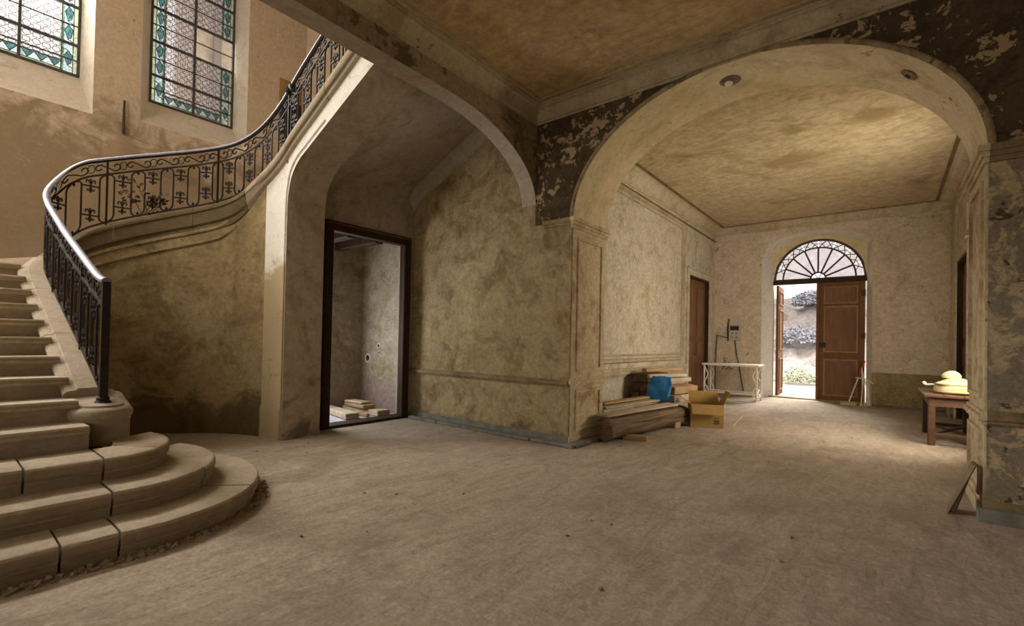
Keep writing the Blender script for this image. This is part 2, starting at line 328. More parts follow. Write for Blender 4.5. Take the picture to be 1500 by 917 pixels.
    def build(s, name, mats, parent=None, smooth=False, loc=None, label=None):
        me = bpy.data.meshes.new(name); me.from_pydata(s.v, [], s.f); me.validate()
        if not isinstance(mats, (list, tuple)): mats = [mats]
        for x in mats: me.materials.append(MT[x] if isinstance(x, str) else x)
        if len(mats) > 1 and len(me.polygons) == len(s.mi):
            me.polygons.foreach_set('material_index', s.mi)
        bm = None
        import bmesh
        bm = bmesh.new(); bm.from_mesh(me); bmesh.ops.recalc_face_normals(bm, faces=bm.faces); bm.to_mesh(me); bm.free()
        if smooth:
            for p in me.polygons: p.use_smooth = True
            try: me.set_sharp_from_angle(angle=math.radians(40))
            except Exception: pass
        o = bpy.data.objects.new(name, me); C.objects.link(o)
        if parent is not None: o.parent = parent
        if loc: o.location = loc
        if label: o['label'] = label
        return o

def shade_risers(o):
    me = o.data; me.materials.append(MT['riser_shade'])
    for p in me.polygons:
        if abs(p.normal.z) < .35: p.material_index = 1  # upright faces take the darker copy, painting in shade on the risers
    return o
def tag(o, label, cat, group=None, kind=None):
    o['label'] = label; o['category'] = cat
    if group: o['group'] = group
    if kind: o['kind'] = kind
    return o
def thing(name, label, cat, loc=(0, 0, 0), rz=0, group=None, kind=None):
    o = bpy.data.objects.new(name, None); C.objects.link(o); o.location = loc; o.rotation_euler = (0, 0, rz); o.empty_display_size = .1
    bpy.context.view_layer.update() if False else None
    return tag(o, label, cat, group, kind)
def struct(name, mb, mats, label, cat, smooth=False): return tag(mb.build(name, mats, None, smooth), label, cat, kind='structure')

# ------------------------------------------------------------------ dimensions
YA, YB = 5.075, 5.95           # arch wall front and back
AX0, AX1 = -3.12, .60          # arch opening
ACX, AA, AB, ASP = (AX0+AX1)/2, (AX1-AX0)/2, 1.37, 2.84
XB0, XB1 = -3.93, -3.70        # beam
ZC = 4.40                      # hall ceiling
ZK = 4.40                      # corridor ceiling
CX0, CX1, YE = -3.63, 1.02, 13.2
XW = -10.0
XG = -10.5
def arch_z(x):
    q = 1-((x-ACX)/AA)**2
    return ASP+AB*math.sqrt(max(q, 0))

# ------------------------------------------------------------------ floors
def grid(x0, x1, y0, y1, nx, ny, amp, mat, name, label, z=0):
    from mathutils import noise as N
    mb = MB(); vs = []
    for j in range(ny+1):
        for i in range(nx+1):
            x = x0+(x1-x0)*i/nx; y = y0+(y1-y0)*j/ny
            vs.append((x, y, z+amp*N.noise(Vector((x*.9, y*.9, 3.3)))))
    fs = [(j*(nx+1)+i, j*(nx+1)+i+1, (j+1)*(nx+1)+i+1, (j+1)*(nx+1)+i) for j in range(ny) for i in range(nx)]
    mb.add(vs, fs)
    return mb, name, label
mb, _, _ = grid(-6.2, 4.2, -4.5, 13.6, 100, 170, .007, 'floor', '', '')
struct('floor', mb, 'floor', 'bare dusty brown cement floor of the hall and passage', 'floor', True)
struct('floor_stairwell', MB().box(-10.2, -6.2, -1.7, 5.075, -.12, -.004), 'floor', 'brown cement floor under the winding stairs', 'floor')
struct('floor_vestibule', MB().box(-7.6, -6.22, 3.0, 5.05, -.003, .012), 'floor_blue', 'pale blue-grey floor inside the small side room', 'floor')

# ------------------------------------------------------------------ wall with the big arch
mb = MB()
Y0 = YA
mb.cur = 0   # ochre wall under the stairs: ground part + stairwell upper part
mb.box(-7.6, -3.5, Y0, Y0+.3, 0, 3.6)
mb.box(-6.25, XB0, Y0, Y0+.3, 3.6, 4.75); mb.cur = 5; mb.box(XW-.6, -6.25, Y0, Y0+.3, 3.6, 4.75); mb.box(XW-.6, XB0, Y0, Y0+.3, 4.75, 9.3); mb.cur = 0
mb.box(XB0, -3.5, Y0, Y0+.3, 3.6, ZC)
mb.cur = 3   # left pier body
mb.box(-3.5, AX0, Y0, YB, 0, ASP)
mb.cur = 1
mb.box(-3.7, AX0, Y0-.001, YB, ASP, ZC+.1)
mb.cur = 2
mb.box(AX1, 4.2, Y0, YB, 0, ASP)
mb.cur = 1
mb.box(AX1, 4.2, Y0, YB, ASP, ZC+.1)
n = 56
xs = [ACX-AA*math.cos(PI*i/n) for i in range(n+1)]
for i in range(n):
    a, b = xs[i], xs[i+1]; za, zb = arch_z(a), arch_z(b)
    mb.cur = 1
    mb.quad((a, Y0, za), (b, Y0, zb), (b, Y0, ZC+.1), (a, Y0, ZC+.1))
    mb.cur = 4
    mb.quad((a, YB, za), (b, YB, zb), (b, YB, ZC+.1), (a, YB, ZC+.1))
    mb.quad((a, Y0, za), (a, YB, za), (b, YB, zb), (b, Y0, zb))
struct('wall_back', mb, ['back', 'spandrel', 'rightpier', 'back', 'arch', 'upper'], 'long peeling wall pierced by the great round passage arch', 'wall')

# pier reveals (panelled faces inside the arch) as trims
def frame_yz(mb, x, sx, y0, y1, z0, z1, wd=.035, pr=.022):
    a, b = (x, x+sx*pr) if sx > 0 else (x+sx*pr, x)
    mb.box(a, b, y0, y1, z0, z0+wd); mb.box(a, b, y0, y1, z1-wd, z1)
    mb.box(a, b, y0, y0+wd, z0+wd, z1-wd); mb.box(a, b, y1-wd, y1, z0+wd, z1-wd)
def frame_xz(mb, y, x0, x1, z0, z1, wd=.035, pr=.022):
    mb.box(x0, x1, y-pr, y, z0, z0+wd); mb.box(x0, x1, y-pr, y, z1-wd, z1)
    mb.box(x0, x0+wd, y-pr, y, z0+wd, z1-wd); mb.box(x1-wd, x1, y-pr, y, z0+wd, z1-wd)
for k, (x, sx, nm, lb) in enumerate(((AX0, 1, 'trim_1', 'panelled reveal of the left arch pier beside the old timber'), (AX1, -1, 'trim_2', 'panelled reveal of the right arch pier beside the table'))):
    mb = MB(); e = .012*sx
    lo, hi = min(x, x+e), max(x, x+e)
    mb.box(lo, hi, Y0+.004, YB-.004, .1, ASP-.1)
    frame_yz(mb, x+e, sx, Y0+.12, YB-.1, .92, ASP-.2)
    frame_yz(mb, x+e, sx, Y0+.12, YB-.1, .16, .68)
    # impost
    for z0, z1, pr in ((ASP-.10, ASP-.06, .03), (ASP-.06, ASP-.02, .045), (ASP-.02, ASP+.03, .065)):
        a, b = min(x, x+sx*pr), max(x, x+sx*pr)
        mb.box(a, b, Y0-pr, YB+pr, z0, z1)
    # chair rail
    for z0, z1, pr in ((.73, .76, .03), (.76, .80, .05), (.80, .83, .028)):
        mb.box(min(x, x+sx*pr), max(x, x+sx*pr), Y0-pr*.6, YB, z0, z1)
    # plinth
    mb.box(min(x, x+sx*.03), max(x, x+sx*.03), Y0-.02, YB, 0, .10)
    tag(mb.build(nm, 'reveal', None), lb, 'trim', kind='structure')
# front mouldings of the arch wall
mb = MB()
for z0, z1, pr in ((ASP-.10, ASP-.06, .02), (ASP-.06, ASP-.02, .035), (ASP-.02, ASP+.03, .05)):
    mb.box(-3.5-pr, AX0, Y0-pr, Y0, z0, z1)
mb.box(-3.5, AX0+.004, Y0-.018, Y0, .1, ASP-.1)
tag(mb.build('trim_3', 'back'), 'flat pilaster strip with capital moulding left of the arch', 'trim', kind='structure')
mb = MB()
for z0, z1, pr in ((ASP-.10, ASP-.06, .02), (ASP-.06, ASP-.02, .035), (ASP-.02, ASP+.03, .05)):
    mb.box(AX1, 4.2, Y0-pr, Y0, z0, z1)
for z0, z1, pr in ((.74, .77, .02), (.77, .81, .032), (.81, .84, .018)): mb.box(AX1, 4.2, Y0-pr, Y0, z0, z1)
mb.box(AX1-.02, 4.2, Y0-.02, Y0, 0.1, .16)
tag(mb.build('trim_4', 'dadoline'), 'capital and dado mouldings along the dark mottled wall right of the arch', 'trim', kind='structure')
mb = MB()
mb.box(AX1-.05, 4.2, Y0-.07, Y0+.02, 0, .10)
tag(mb.build('baseboard_right', 'ledge'), 'low grey stone plinth under the right arch pier', 'plinth', kind='structure')
# dado moulding of the ochre wall
mb = MB()
for z0, z1, pr in ((.73, .755, .016), (.755, .79, .042), (.79, .81, .02)): mb.box(-6.2, AX0, Y0-pr-.018, Y0, z0, z1)
tag(mb.build('trim_5', 'dadoline'), 'thin dado moulding across the ochre wall left of the arch', 'trim', kind='structure')
mb = MB()
x = -6.05
while x < AX0+.1:
    L = random.uniform(.5, 1.0); x1 = min(x+L, AX0+.16)
    mb.cbox(x, x1-.008, Y0-.17+random.uniform(-.006, .006), Y0-.07, 0, .045+random.uniform(-.004, .004), .008); x += L
mb.box(-6.2, AX0, Y0-.03, Y0, .0, .10)
y = Y0-.1
while y < YB:
    L = random.uniform(.3, .5); mb.cbox(AX0+.05, AX0+.17, y, min(y+L-.008, YB), 0, .05, .008); y += L
tag(mb.build('baseboard_back', 'ledge'), 'low blue-grey stone kerb along the foot of the ochre wall', 'kerb', kind='structure')
# archivolt bead
mb = MB(); rows = []
for i in range(n+1):
    a = PI-PI*i/n; c, s_ = math.cos(a), math.sin(a)
    def P(off, y): return (ACX+(AA+off)*c, y, ASP+(AB+off)*s_)
    rows.append([P(-.004, Y0+.01), P(-.004, Y0-.012), P(.012, Y0-.02), P(.03, Y0-.018), P(.042, Y0-.008), P(.045, Y0+.01)])
mb.sweep(rows)
tag(mb.build('trim_6', 'beamface', None, True), 'slim moulded edge following the curve of the great arch', 'trim', kind='structure')
# arch soffit fixtures
def arch_pt(a, y): return Vector((ACX+AA*math.cos(a), y, ASP+AB*math.sin(a)))
t = thing('ceiling_hook', 'broken lamp fitting in an oval hole at the crown of the arch', 'fitting', arch_pt(1.63, 5.46))
mb = MB(); mb.lathe([(.0, .004), (.10, .004), (.11, -.006), (.09, -.012), (0, -.012)], (0, 0, 0), 18); mb.build('hole_rim', 'dark_stone', t, True)
mb = MB(); mb.lathe([(.0, -.01), (.035, -.012), (.045, -.03), (.03, -.05), (.0, -.055)], (-.015, 0, 0), 14); mb.build('bulb_holder', 'creamlight', t, True)
t = thing('pipe_stub', 'small dark hole with a broken plaster rim on the right of the arch soffit', 'fitting', arch_pt(.72, 5.42))
t.rotation_euler = (0, .75, 0)
mb = MB(); mb.lathe([(.0, .004), (.06, .004), (.075, -.012), (.05, -.02), (.0, -.02)], (0, 0, 0), 14); mb.build('plaster_rim', 'beamface', t, True)
mb = MB(); mb.lathe([(.0, -.015), (.026, -.016), (.024, -.03), (.0, -.03)], (0, 0, 0), 12); mb.build('pipe_end', 'black', t, True)

# ------------------------------------------------------------------ beam with half arch over the stair opening
prof = [(-4.5, 3.97)]
prof = [(-4.5, 3.13)]+[(-4.5+1.55*math.sin(a)*1.0, 3.13+.84*(1-math.cos(a))) for a in [0]]  # springing at the near end
pts = []
for i in range(19):
    a = PI/2*i/18; pts.append((-4.5+1.6*(1-math.cos(a)), 3.13+.84*math.sin(a)))
pts2 = []
for i in range(19):
    a = PI/2*i/18; pts2.append((YA-1.6*(1-math.sin(a)), 3.13+.84*math.cos(a)))
low = pts+pts2
mb = MB()
for i in range(len(low)-1):
    (ya, za), (yb, zb) = low[i], low[i+1]
    mb.cur = 0; mb.quad((XB1, ya, za), (XB1, yb, zb), (XB1, yb, ZC+.1), (XB1, ya, ZC+.1))
    mb.cur = 1
    mb.quad((XB0, ya, za), (XB0, yb, zb), (XB0, yb, ZC+.35), (XB0, ya, ZC+.35))
    mb.quad((XB0, ya, za), (XB1, ya, za), (XB1, yb, zb), (XB0, yb, zb))
mb.quad((XB0, -4.5, ZC+.35), (XB1, -4.5, ZC+.35), (XB1, YA, ZC+.35), (XB0, YA, ZC+.35))
struct('wall_beam', mb, ['beamface', 'soffit'], 'arched plaster beam between hall ceiling and stairwell', 'beam')

# ------------------------------------------------------------------ hall ceiling, cornice, hidden walls
struct('ceiling_hall', MB().box(XB1-.01, 4.2, -4.5, YA+.01, ZC, ZC+.28), 'ceil_hall', 'brown stained plaster ceiling of the hall', 'ceiling')
cp = [(0, -.21), (.012, -.21), (.012, -.185), (.03, -.18), (.035, -.15), (.05, -.11), (.08, -.07), (.11, -.05), (.125, -.045), (.125, -.025), (.145, -.02), (.145, 0), (0, 0)]
mb = MB()
# along beam (runs in y), offset +x ; along arch wall (runs in x), offset -y, mitred
mb.sweep([[(XB1+d, -4.5, ZC+h) for d, h in cp], [(XB1+d, YA-d, ZC+h) for d, h in cp], [(4.2, YA-d, ZC+h) for d, h in cp]])
tag(mb.build('trim_7', 'cornice', None, True), 'moulded plaster cornice around the brown hall ceiling', 'cornice', kind='structure')
mb = MB()   # flat ceiling fillet, a little in from the cornice
fp = [(.20, 0), (.20, -.012), (.225, -.012), (.225, 0)]
mb.sweep([[(XB1+d, -4.5, ZC+h) for d, h in fp], [(XB1+d, YA-d, ZC+h) for d, h in fp], [(4.2, YA-d, ZC+h) for d, h in fp]])
tag(mb.build('trim_8', 'cornice'), 'narrow raised fillet on the hall ceiling inside the cornice', 'trim', kind='structure')
# hidden shell of hall: right wall, wall behind the camera with two openings added for the fill lamps
mb = MB(); mb.box(4.2, 4.5, -4.8, YB, 0, ZC+.3)
struct('wall_right', mb, 'back', 'right-hand wall of the hall', 'wall')
def wall_openings_xz(mb, y0, y1, x0, x1, z0, z1, ops):
    ops = sorted(ops); x = x0
    for a, b, c, d in ops:
        mb.box(x, a, y0, y1, z0, z1); mb.box(a, b, y0, y1, z0, c); mb.box(a, b, y0, y1, d, z1); x = b
    mb.box(x, x1, y0, y1, z0, z1)
def wall_openings_yz(mb, x0, x1, y0, y1, z0, z1, ops):
    ops = sorted(ops); y = y0
    for a, b, c, d in ops:
        mb.box(x0, x1, y, a, z0, z1); mb.box(x0, x1, a, b, z0, c); mb.box(x0, x1, a, b, d, z1); y = b
    mb.box(x0, x1, y, y1, z0, z1)
mb = MB(); wall_openings_xz(mb, -4.8, -4.5, XB0, 4.2, 0, ZC+.3, [(-3.6, -1.9, .9, 3.7), (1.5, 3.3, .9, 3.7)])
struct('wall_front', mb, 'back', 'wall behind the viewer with two added window openings', 'wall')

# ------------------------------------------------------------------ stairwell walls
def splay_window(mb, y0, y1, z0, z1, oy0, oy1, oz0, oz1):
    """splayed reveal faces from the wall plane XW back to the glass plane XG"""
    mb.quad((XW, oy0, oz0), (XW, oy1, oz0), (XG, y1, z0), (XG, y0, z0))
    mb.quad((XW, oy0, oz1), (XW, oy1, oz1), (XG, y1, z1), (XG, y0, z1))
    mb.quad((XW, oy0, oz0), (XW, oy0, oz1), (XG, y0, z1), (XG, y0, z0))
    mb.quad((XW, oy1, oz0), (XW, oy1, oz1), (XG, y1, z1), (XG, y1, z0))
WZ = [5.51, 6.02, 6.65, 7.26, 7.87, 8.48, 9.05]
mb = MB()
ops = [(-1.6, -.12, 4.80, 9.15), (-.02, 1.59, 4.80, 9.15), (2.20, 3.90, 4.92, 9.15)]
mb.cur = 0
y = -1.7
for a, b, c, d in ops:
    mb.quad((XW, y, 0), (XW, a, 0), (XW, a, 9.3), (XW, y, 9.3)); mb.quad((XW, a, 0), (XW, b, 0), (XW, b, c), (XW, a, c)); mb.quad((XW, a, d), (XW, b, d), (XW, b, 9.3), (XW, a, 9.3)); y = b
mb.quad((XW, y, 0), (XW, YA, 0), (XW, YA, 9.3), (XW, y, 9.3))
mb.cur = 1
splay_window(mb, -1.5, -.2, WZ[0], WZ[-1], *ops[0][:2], *ops[0][2:])
splay_window(mb, .10, 1.485, WZ[0], WZ[-1], *ops[1][:2], *ops[1][2:])
splay_window(mb, 2.43, 3.81, WZ[0], WZ[-1], *ops[2][:2], *ops[2][2:])
# outer skin
y = -1.7
mb.cur = 0
for a, b, c, d in ((-1.5, -.2, WZ[0], WZ[-1]), (.10, 1.485, WZ[0], WZ[-1]), (2.43, 3.81, WZ[0], WZ[-1])):
    X = XG-.02
    mb.quad((X, y, 0), (X, a, 0), (X, a, 9.3), (X, y, 9.3)); mb.quad((X, a, 0), (X, b, 0), (X, b, c), (X, a, c)); mb.quad((X, a, d), (X, b, d), (X, b, 9.3), (X, a, 9.3)); y = b
mb.quad((X, y, 0), (X, YA+.3, 0), (X, YA+.3, 9.3), (X, y, 9.3))
struct('wall_left', mb, ['window_wall', 'white_reveal'], 'tall stairwell wall with two stained glass windows', 'wall')
mb = MB(); wall_openings_xz(mb, -2.0, -1.7, XW-.5, -5.2, 0, 9.3, [(-7.7, -6.1, 2.8, 5.8)])
struct('wall_stairwell_near', mb, 'window_wall', 'near stairwell wall with a tall window above the stairs', 'wall')
struct('wall_upper', MB().box(-1.6, -1.4, -4.8, YA+.3, ZC+.28, 9.3), 'window_wall', 'far wall of the upper landing', 'wall')
mb = MB(); mb.box(-5.2, -1.4, -4.8, -4.6, ZC+.1, 9.3); mb.box(-5.4, -5.2, -4.8, -1.7, 0, 9.3); mb.box(-5.4, XB0, -4.8, -4.5, 0, ZC+.3); mb.box(XB0, -1.4, YA, YA+.3, ZC+.2, 9.3)
struct('wall_landing', mb, 'window_wall', 'plain walls enclosing the upper landing', 'wall')
struct('ceiling_stairwell', MB().box(XW-.6, -1.4, -4.8, YA+.3, 9.3, 9.5), 'soffit', 'high ceiling over the stairwell', 'ceiling')
# small dark niche door high on the back wall of the stairwell
t = thing('door_4', 'small dark opening on the stairwell wall behind the upper railing', 'opening', (0, 0, 0), kind='structure')
mb = MB(); mb.box(XW, XW+.02, 4.52, 4.98, 5.35, 6.72); mb.build('opening_panel', 'doorgold', t)
mb = MB(); mb.box(XW+.02, XW+.03, 4.55, 4.98, 5.35, 6.3); mb.build('dark_lower_panel', 'black', t)

# broken plaster ledge / hook under the windows
mb = MB(); mb.tube([(XW+.04, 1.98, 5.17), (XW+.05, 1.975, 4.9), (XW+.04, 1.98, 4.62)], [.014, .02, .024], 6)
tag(mb.build('iron_hook', 'rust'), 'dark iron cramp sticking out between the two windows', 'bracket')
mb = MB()
from mathutils import noise as NZ
vs = []; fs = []
NXg, NYg = 26, 10
for j in range(NYg+1):
    for i in range(NXg+1):
        u, v = i/NXg, j/NYg
        yy = 1.72+u*1.75
        top = 4.66-.16*u+.12*NZ.noise(Vector((u*5, 0, 1)))
        bot = 4.10-.08*u+.12*NZ.noise(Vector((u*4, 3, 7)))
        zz = bot+(top-bot)*v
        bulge = .09*min(1, 5*v, 9*(1-v))*min(1, 8*u, 8*(1-u))+.012*NZ.noise(Vector((yy*6, zz*6, 2)))
        vs.append((XW+max(bulge, -.002), yy, zz))
for j in range(NYg):
    for i in range(NXg): fs.append((j*(NXg+1)+i, j*(NXg+1)+i+1, (j+1)*(NXg+1)+i+1, (j+1)*(NXg+1)+i))
mb.add(vs, fs)
struct('trim_9', mb, 'window_wall', 'bulging patch of broken plaster below the right stained window', 'plaster patch', True)

# ------------------------------------------------------------------ stained glass windows
def ribbon(mb, pts, wd, x, th=.012, closed=False):
    """flat lead strip in the yz plane"""
    N = len(pts)
    for i in range(N if closed else N-1):
        a = Vector(pts[i]); b = Vector(pts[(i+1) % N]); d = (b-a)
        if d.length < 1e-6: continue
        d.normalize(); q = Vector((-d[1], d[0]))*wd/2
        c = [a+q, b+q, b-q, a-q]
        mb.prism([(p[0], p[1]) for p in c], x, x+th, 0)
def stained_window(name, label, y0, y1, clear):
    r = thing(name, label, 'window', kind='structure')
    ym = (y0+y1)/2; X = XG
    f = MB(); wd = .03
    f.box(X-.03, X+.03, y0-.01, y0+wd, WZ[0]-.01, WZ[-1]); f.box(X-.03, X+.03, y1-wd, y1+.01, WZ[0]-.01, WZ[-1])
    f.box(X-.03, X+.03, y0+wd, y1-wd, WZ[0]-.01, WZ[0]+wd); f.box(X-.03, X+.03, y0+wd, y1-wd, WZ[-1]-wd, WZ[-1]+.02)
    f.build('frame', 'lead', r)
    MB().box(X-.02, X+.035, ym-.018, ym+.018, WZ[0]+wd, WZ[-1]-wd).build('mullion', 'lead', r)
    for z in WZ[1:-1]: MB().box(X-.012, X+.03, y0+wd, y1-wd, z-.016, z+.016).build('glazing_bar', 'lead', r)
    bw = .19; ow = .05
    lead = MB()
    for ri in range(len(WZ)-1):
        za, zb = WZ[ri]+.016, WZ[ri+1]-.016
        zm = (za+zb)/2
        for col in (0, 1):
            ya, yb = (y0+wd, ym-.018) if col == 0 else (ym+.018, y1-wd)
            MB().box(X-.006, X+.018, ya, yb, zm-.006, zm+.006).build('saddle_bar', 'lead', r)
            if (col, ri) in clear:
                MB().box(X-.004, X+.004, ya, yb, za, zb).build('clear_pane', 'g_clear', r); continue
            by0, by1 = (ya+ow, ya+bw) if col == 0 else (yb-bw, yb-ow)
            oy0, oy1 = (ya, ya+ow) if col == 0 else (yb-ow, yb)
            fy0, fy1 = (ya+bw, yb) if col == 0 else (ya, yb-bw)
            zlow = za
            if ri == 0:
                zlow = za+.17
                MB().box(X-.004, X+.004, fy0, fy1, za+.04, zlow).build('lower_border_pane', 'g_pale', r)
                MB().box(X-.004, X+.004, fy0, fy1, za, za+.04).build('edge_pane', 'g_yellow', r)
                k = 3
                for q in range(k):
                    c0 = fy0+(fy1-fy0)*(q+.5)/k; hw = (fy1-fy0)/k*.42
                    MB().prism([(c0-hw, za+.16), (c0+hw, za+.16), (c0, za+.05)], X+.004, X+.009, 0).build('coloured_pane', 'g_teal', r)
                ribbon(lead, [(fy0, zlow), (fy1, zlow)], .014, X+.003); ribbon(lead, [(fy0, za+.04), (fy1, za+.04)], .01, X+.003)
                zz = []
                for q in range(2*k+1): zz.append((fy0+(fy1-fy0)*q/(2*k), za+.16 if q % 2 == 0 else za+.05))
                ribbon(lead, zz, .01, X+.008)
            MB().box(X-.004, X+.004, fy0, fy1, zlow, zb).build('field_pane', 'g_field', r)
            MB().box(X-.004, X+.004, by0, by1, za, zb).build('border_pane', 'g_pale', r)
            MB().box(X-.004, X+.004, oy0, oy1, za, zb).build('edge_pane', 'g_yellow', r)
            MB().box(X-.0045, X+.0045, (by1-.03) if col == 0 else by0, by1 if col == 0 else by0+.03, za, zb).build('green_strip_pane', 'g_green', r)
            nd = 2 if ri else 1
            for q in range(nd):
                cz = za+(zb-za)*(q+.5)/nd; hy = .05; cy = (by0+by1)/2+(-.012 if col == 0 else .012)
                MB().prism([(cy-hy, cz+.03), (cy, cz+.13), (cy+hy, cz+.06), (cy+hy*.7, cz-.07), (cy-.01, cz-.11)], X+.004, X+.009, 0).build('coloured_pane', 'g_teal', r)
                ribbon(lead, [(cy-hy, cz+.03), (cy, cz+.13), (cy+hy, cz+.06), (cy+hy*.7, cz-.07), (cy-.01, cz-.11)], .008, X+.008, .01, True)
                ribbon(lead, [(by0, cz+.15), (cy, cz+.13)], .008, X+.003); ribbon(lead, [(by1, cz-.14), (cy-.01, cz-.11)], .008, X+.003)
            bz = by1 if col == 0 else by0
            ribbon(lead, [(bz, za), (bz, zb)], .012, X+.003); ribbon(lead, [((oy1 if col == 0 else oy0), za), ((oy1 if col == 0 else oy0), zb)], .01, X+.003)
            # field lattice: rows of rounds alternating with squares
            nc = 4; nr = max(2, round((zb-zlow)/.118)); cw = (fy1-fy0)/nc; ch = (zb-zlow)/nr
            for a in range(nc):
                for b in range(nr):
                    cy = fy0+(a+.5)*cw; cz = zlow+(b+.5)*ch
                    if (a+b) % 2 == 0:
                        ribbon(lead, [(cy+cw*.40*math.cos(2*PI*q/9), cz+ch*.44*math.sin(2*PI*q/9)) for q in range(9)], .006, X+.003, .01, True)
                        for dy, dz in ((1, 0), (0, 1)):
                            ribbon(lead, [(cy+dy*cw*.40, cz+dz*ch*.44), (cy+dy*cw*.62, cz+dz*ch*.60)], .0055, X+.003, .01)
                            ribbon(lead, [(cy-dy*cw*.40, cz-dz*ch*.44), (cy-dy*cw*.62, cz-dz*ch*.60)], .0055, X+.003, .01)
                    else:
                        ribbon(lead, [(cy-cw*.36, cz-ch*.34), (cy+cw*.36, cz-ch*.34), (cy+cw*.36, cz+ch*.34), (cy-cw*.36, cz+ch*.34)], .0055, X+.003, .01, True)
    o = lead.build('lead_cames', 'lead', r); o['kind'] = 'stuff'
    return r
stained_window('window_1', 'leaded stained glass window at the far left, partly cut by the picture edge', .10, 1.485, {(0, 2), (0, 3)})
stained_window('window_2', 'leaded stained glass window with one clear pane, right of the iron cramp', 2.43, 3.81, {(1, 2)})

# ------------------------------------------------------------------ staircase
RZ, TR, X1 = .156, .33, -3.42
AC = (-5.9, 1.1); AR = 1.68
path = []
def lerp(a, b, t): return a+(b-a)*t
for i in range(31): path.append((lerp(-4.85, -7.30, i/30), lerp(.885, .80, i/30)))
for i in range(1, 11):
    a = PI*1.5-PI/2*i/10; path.append((-7.30+.28*math.cos(a), 1.08+.28*math.sin(a)))
for i in range(1, 41):
    a = PI-PI/2*i/40; path.append((AC[0]+AR*math.cos(a), AC[1]+AR*math.sin(a)))
for i in range(1, 25): path.append((lerp(-5.9, -3.95, i/24), AC[1]+AR))
cum = [0]
for a, b in zip(path, path[1:]): cum.append(cum[-1]+math.dist(a, b))
SL = cum[-1]
def s_of(x, y): return min((math.dist((x, y), p), c) for p, c in zip(path, cum))[1]
zs_keys = [(-4.85, .88, .76), (-4.95, .88, .81), (-5.1, .87, .89), (-5.67, .85, 1.17), (-7.22, .80, 1.90), (-7.5, .9, 2.14), (-7.58, 1.12, 2.46), (-7.58, 1.33, 2.60), (-7.51, 1.65, 2.75), (-7.36, 1.97, 2.89), (-7.12, 2.28, 3.0), (-6.85, 2.51, 3.09), (-6.68, 2.61, 3.18), (-6.42, 2.72, 3.38), (-5.9, 2.78, 3.68), (-5.62, 2.78, 3.82), (-4.50, 2.78, 4.34), (-3.95, 2.78, 4.60)]
zr_keys = [(-4.85, .88, 1.705), (-5.0, .88, 1.73), (-5.36, .87, 1.86), (-6.29, .83, 2.27), (-7.2, .8, 2.70), (-7.45, .86, 2.96), (-7.58, 1.12, 3.32), (-7.54, 1.3, 3.42), (-7.47, 1.62, 3.55), (-7.32, 1.94, 3.67), (-7.08, 2.25, 3.76), (-6.81, 2.48, 3.83), (-6.63, 2.58, 3.90), (-6.43, 2.68, 4.03), (-6.19, 2.75, 4.20), (-5.66, 2.78, 4.50), (-5.07, 2.78, 4.77), (-3.95, 2.78, 5.28)]
def mk(keys):
    k = sorted((s_of(x, y), z) for x, y, z in keys)
    def raw(s):
        if s <= k[0][0]: return k[0][1]
        for (a, za), (b, zb) in zip(k, k[1:]):
            if s <= b: return lerp(za, zb, (s-a)/max(b-a, 1e-6))
        return k[-1][1]
    def fn(s):   # light smoothing
        return sum(raw(min(max(s+d, 0), SL)) for d in (-.12, -.08, -.04, 0, .04, .08, .12))/7
    return fn
zs, zr = mk(zs_keys), mk(zr_keys)
def at(s):
    s = min(max(s, 0), SL)
    for i in range(len(cum)-1):
        if s <= cum[i+1]+1e-9:
            t = (s-cum[i])/(cum[i+1]-cum[i]); p = (lerp(path[i][0], path[i+1][0], t), lerp(path[i][1], path[i+1][1], t))
            i0, i1 = max(i-1, 0), min(i+2, len(path)-1)
            h = Vector((path[i1][0]-path[i0][0], path[i1][1]-path[i0][1])).normalized()
            return p, h
    return path[-1], Vector((1, 0))
def PT(s, d, z):   # d to the right of travel (towards the open well)
    p, h = at(s); return Vector((p[0]+h.y*d, p[1]-h.x*d, z))

stair = thing('stone_staircase', 'winding stone staircase with rounded bottom steps rising along the left wall', 'staircase', (0, 0, 0))
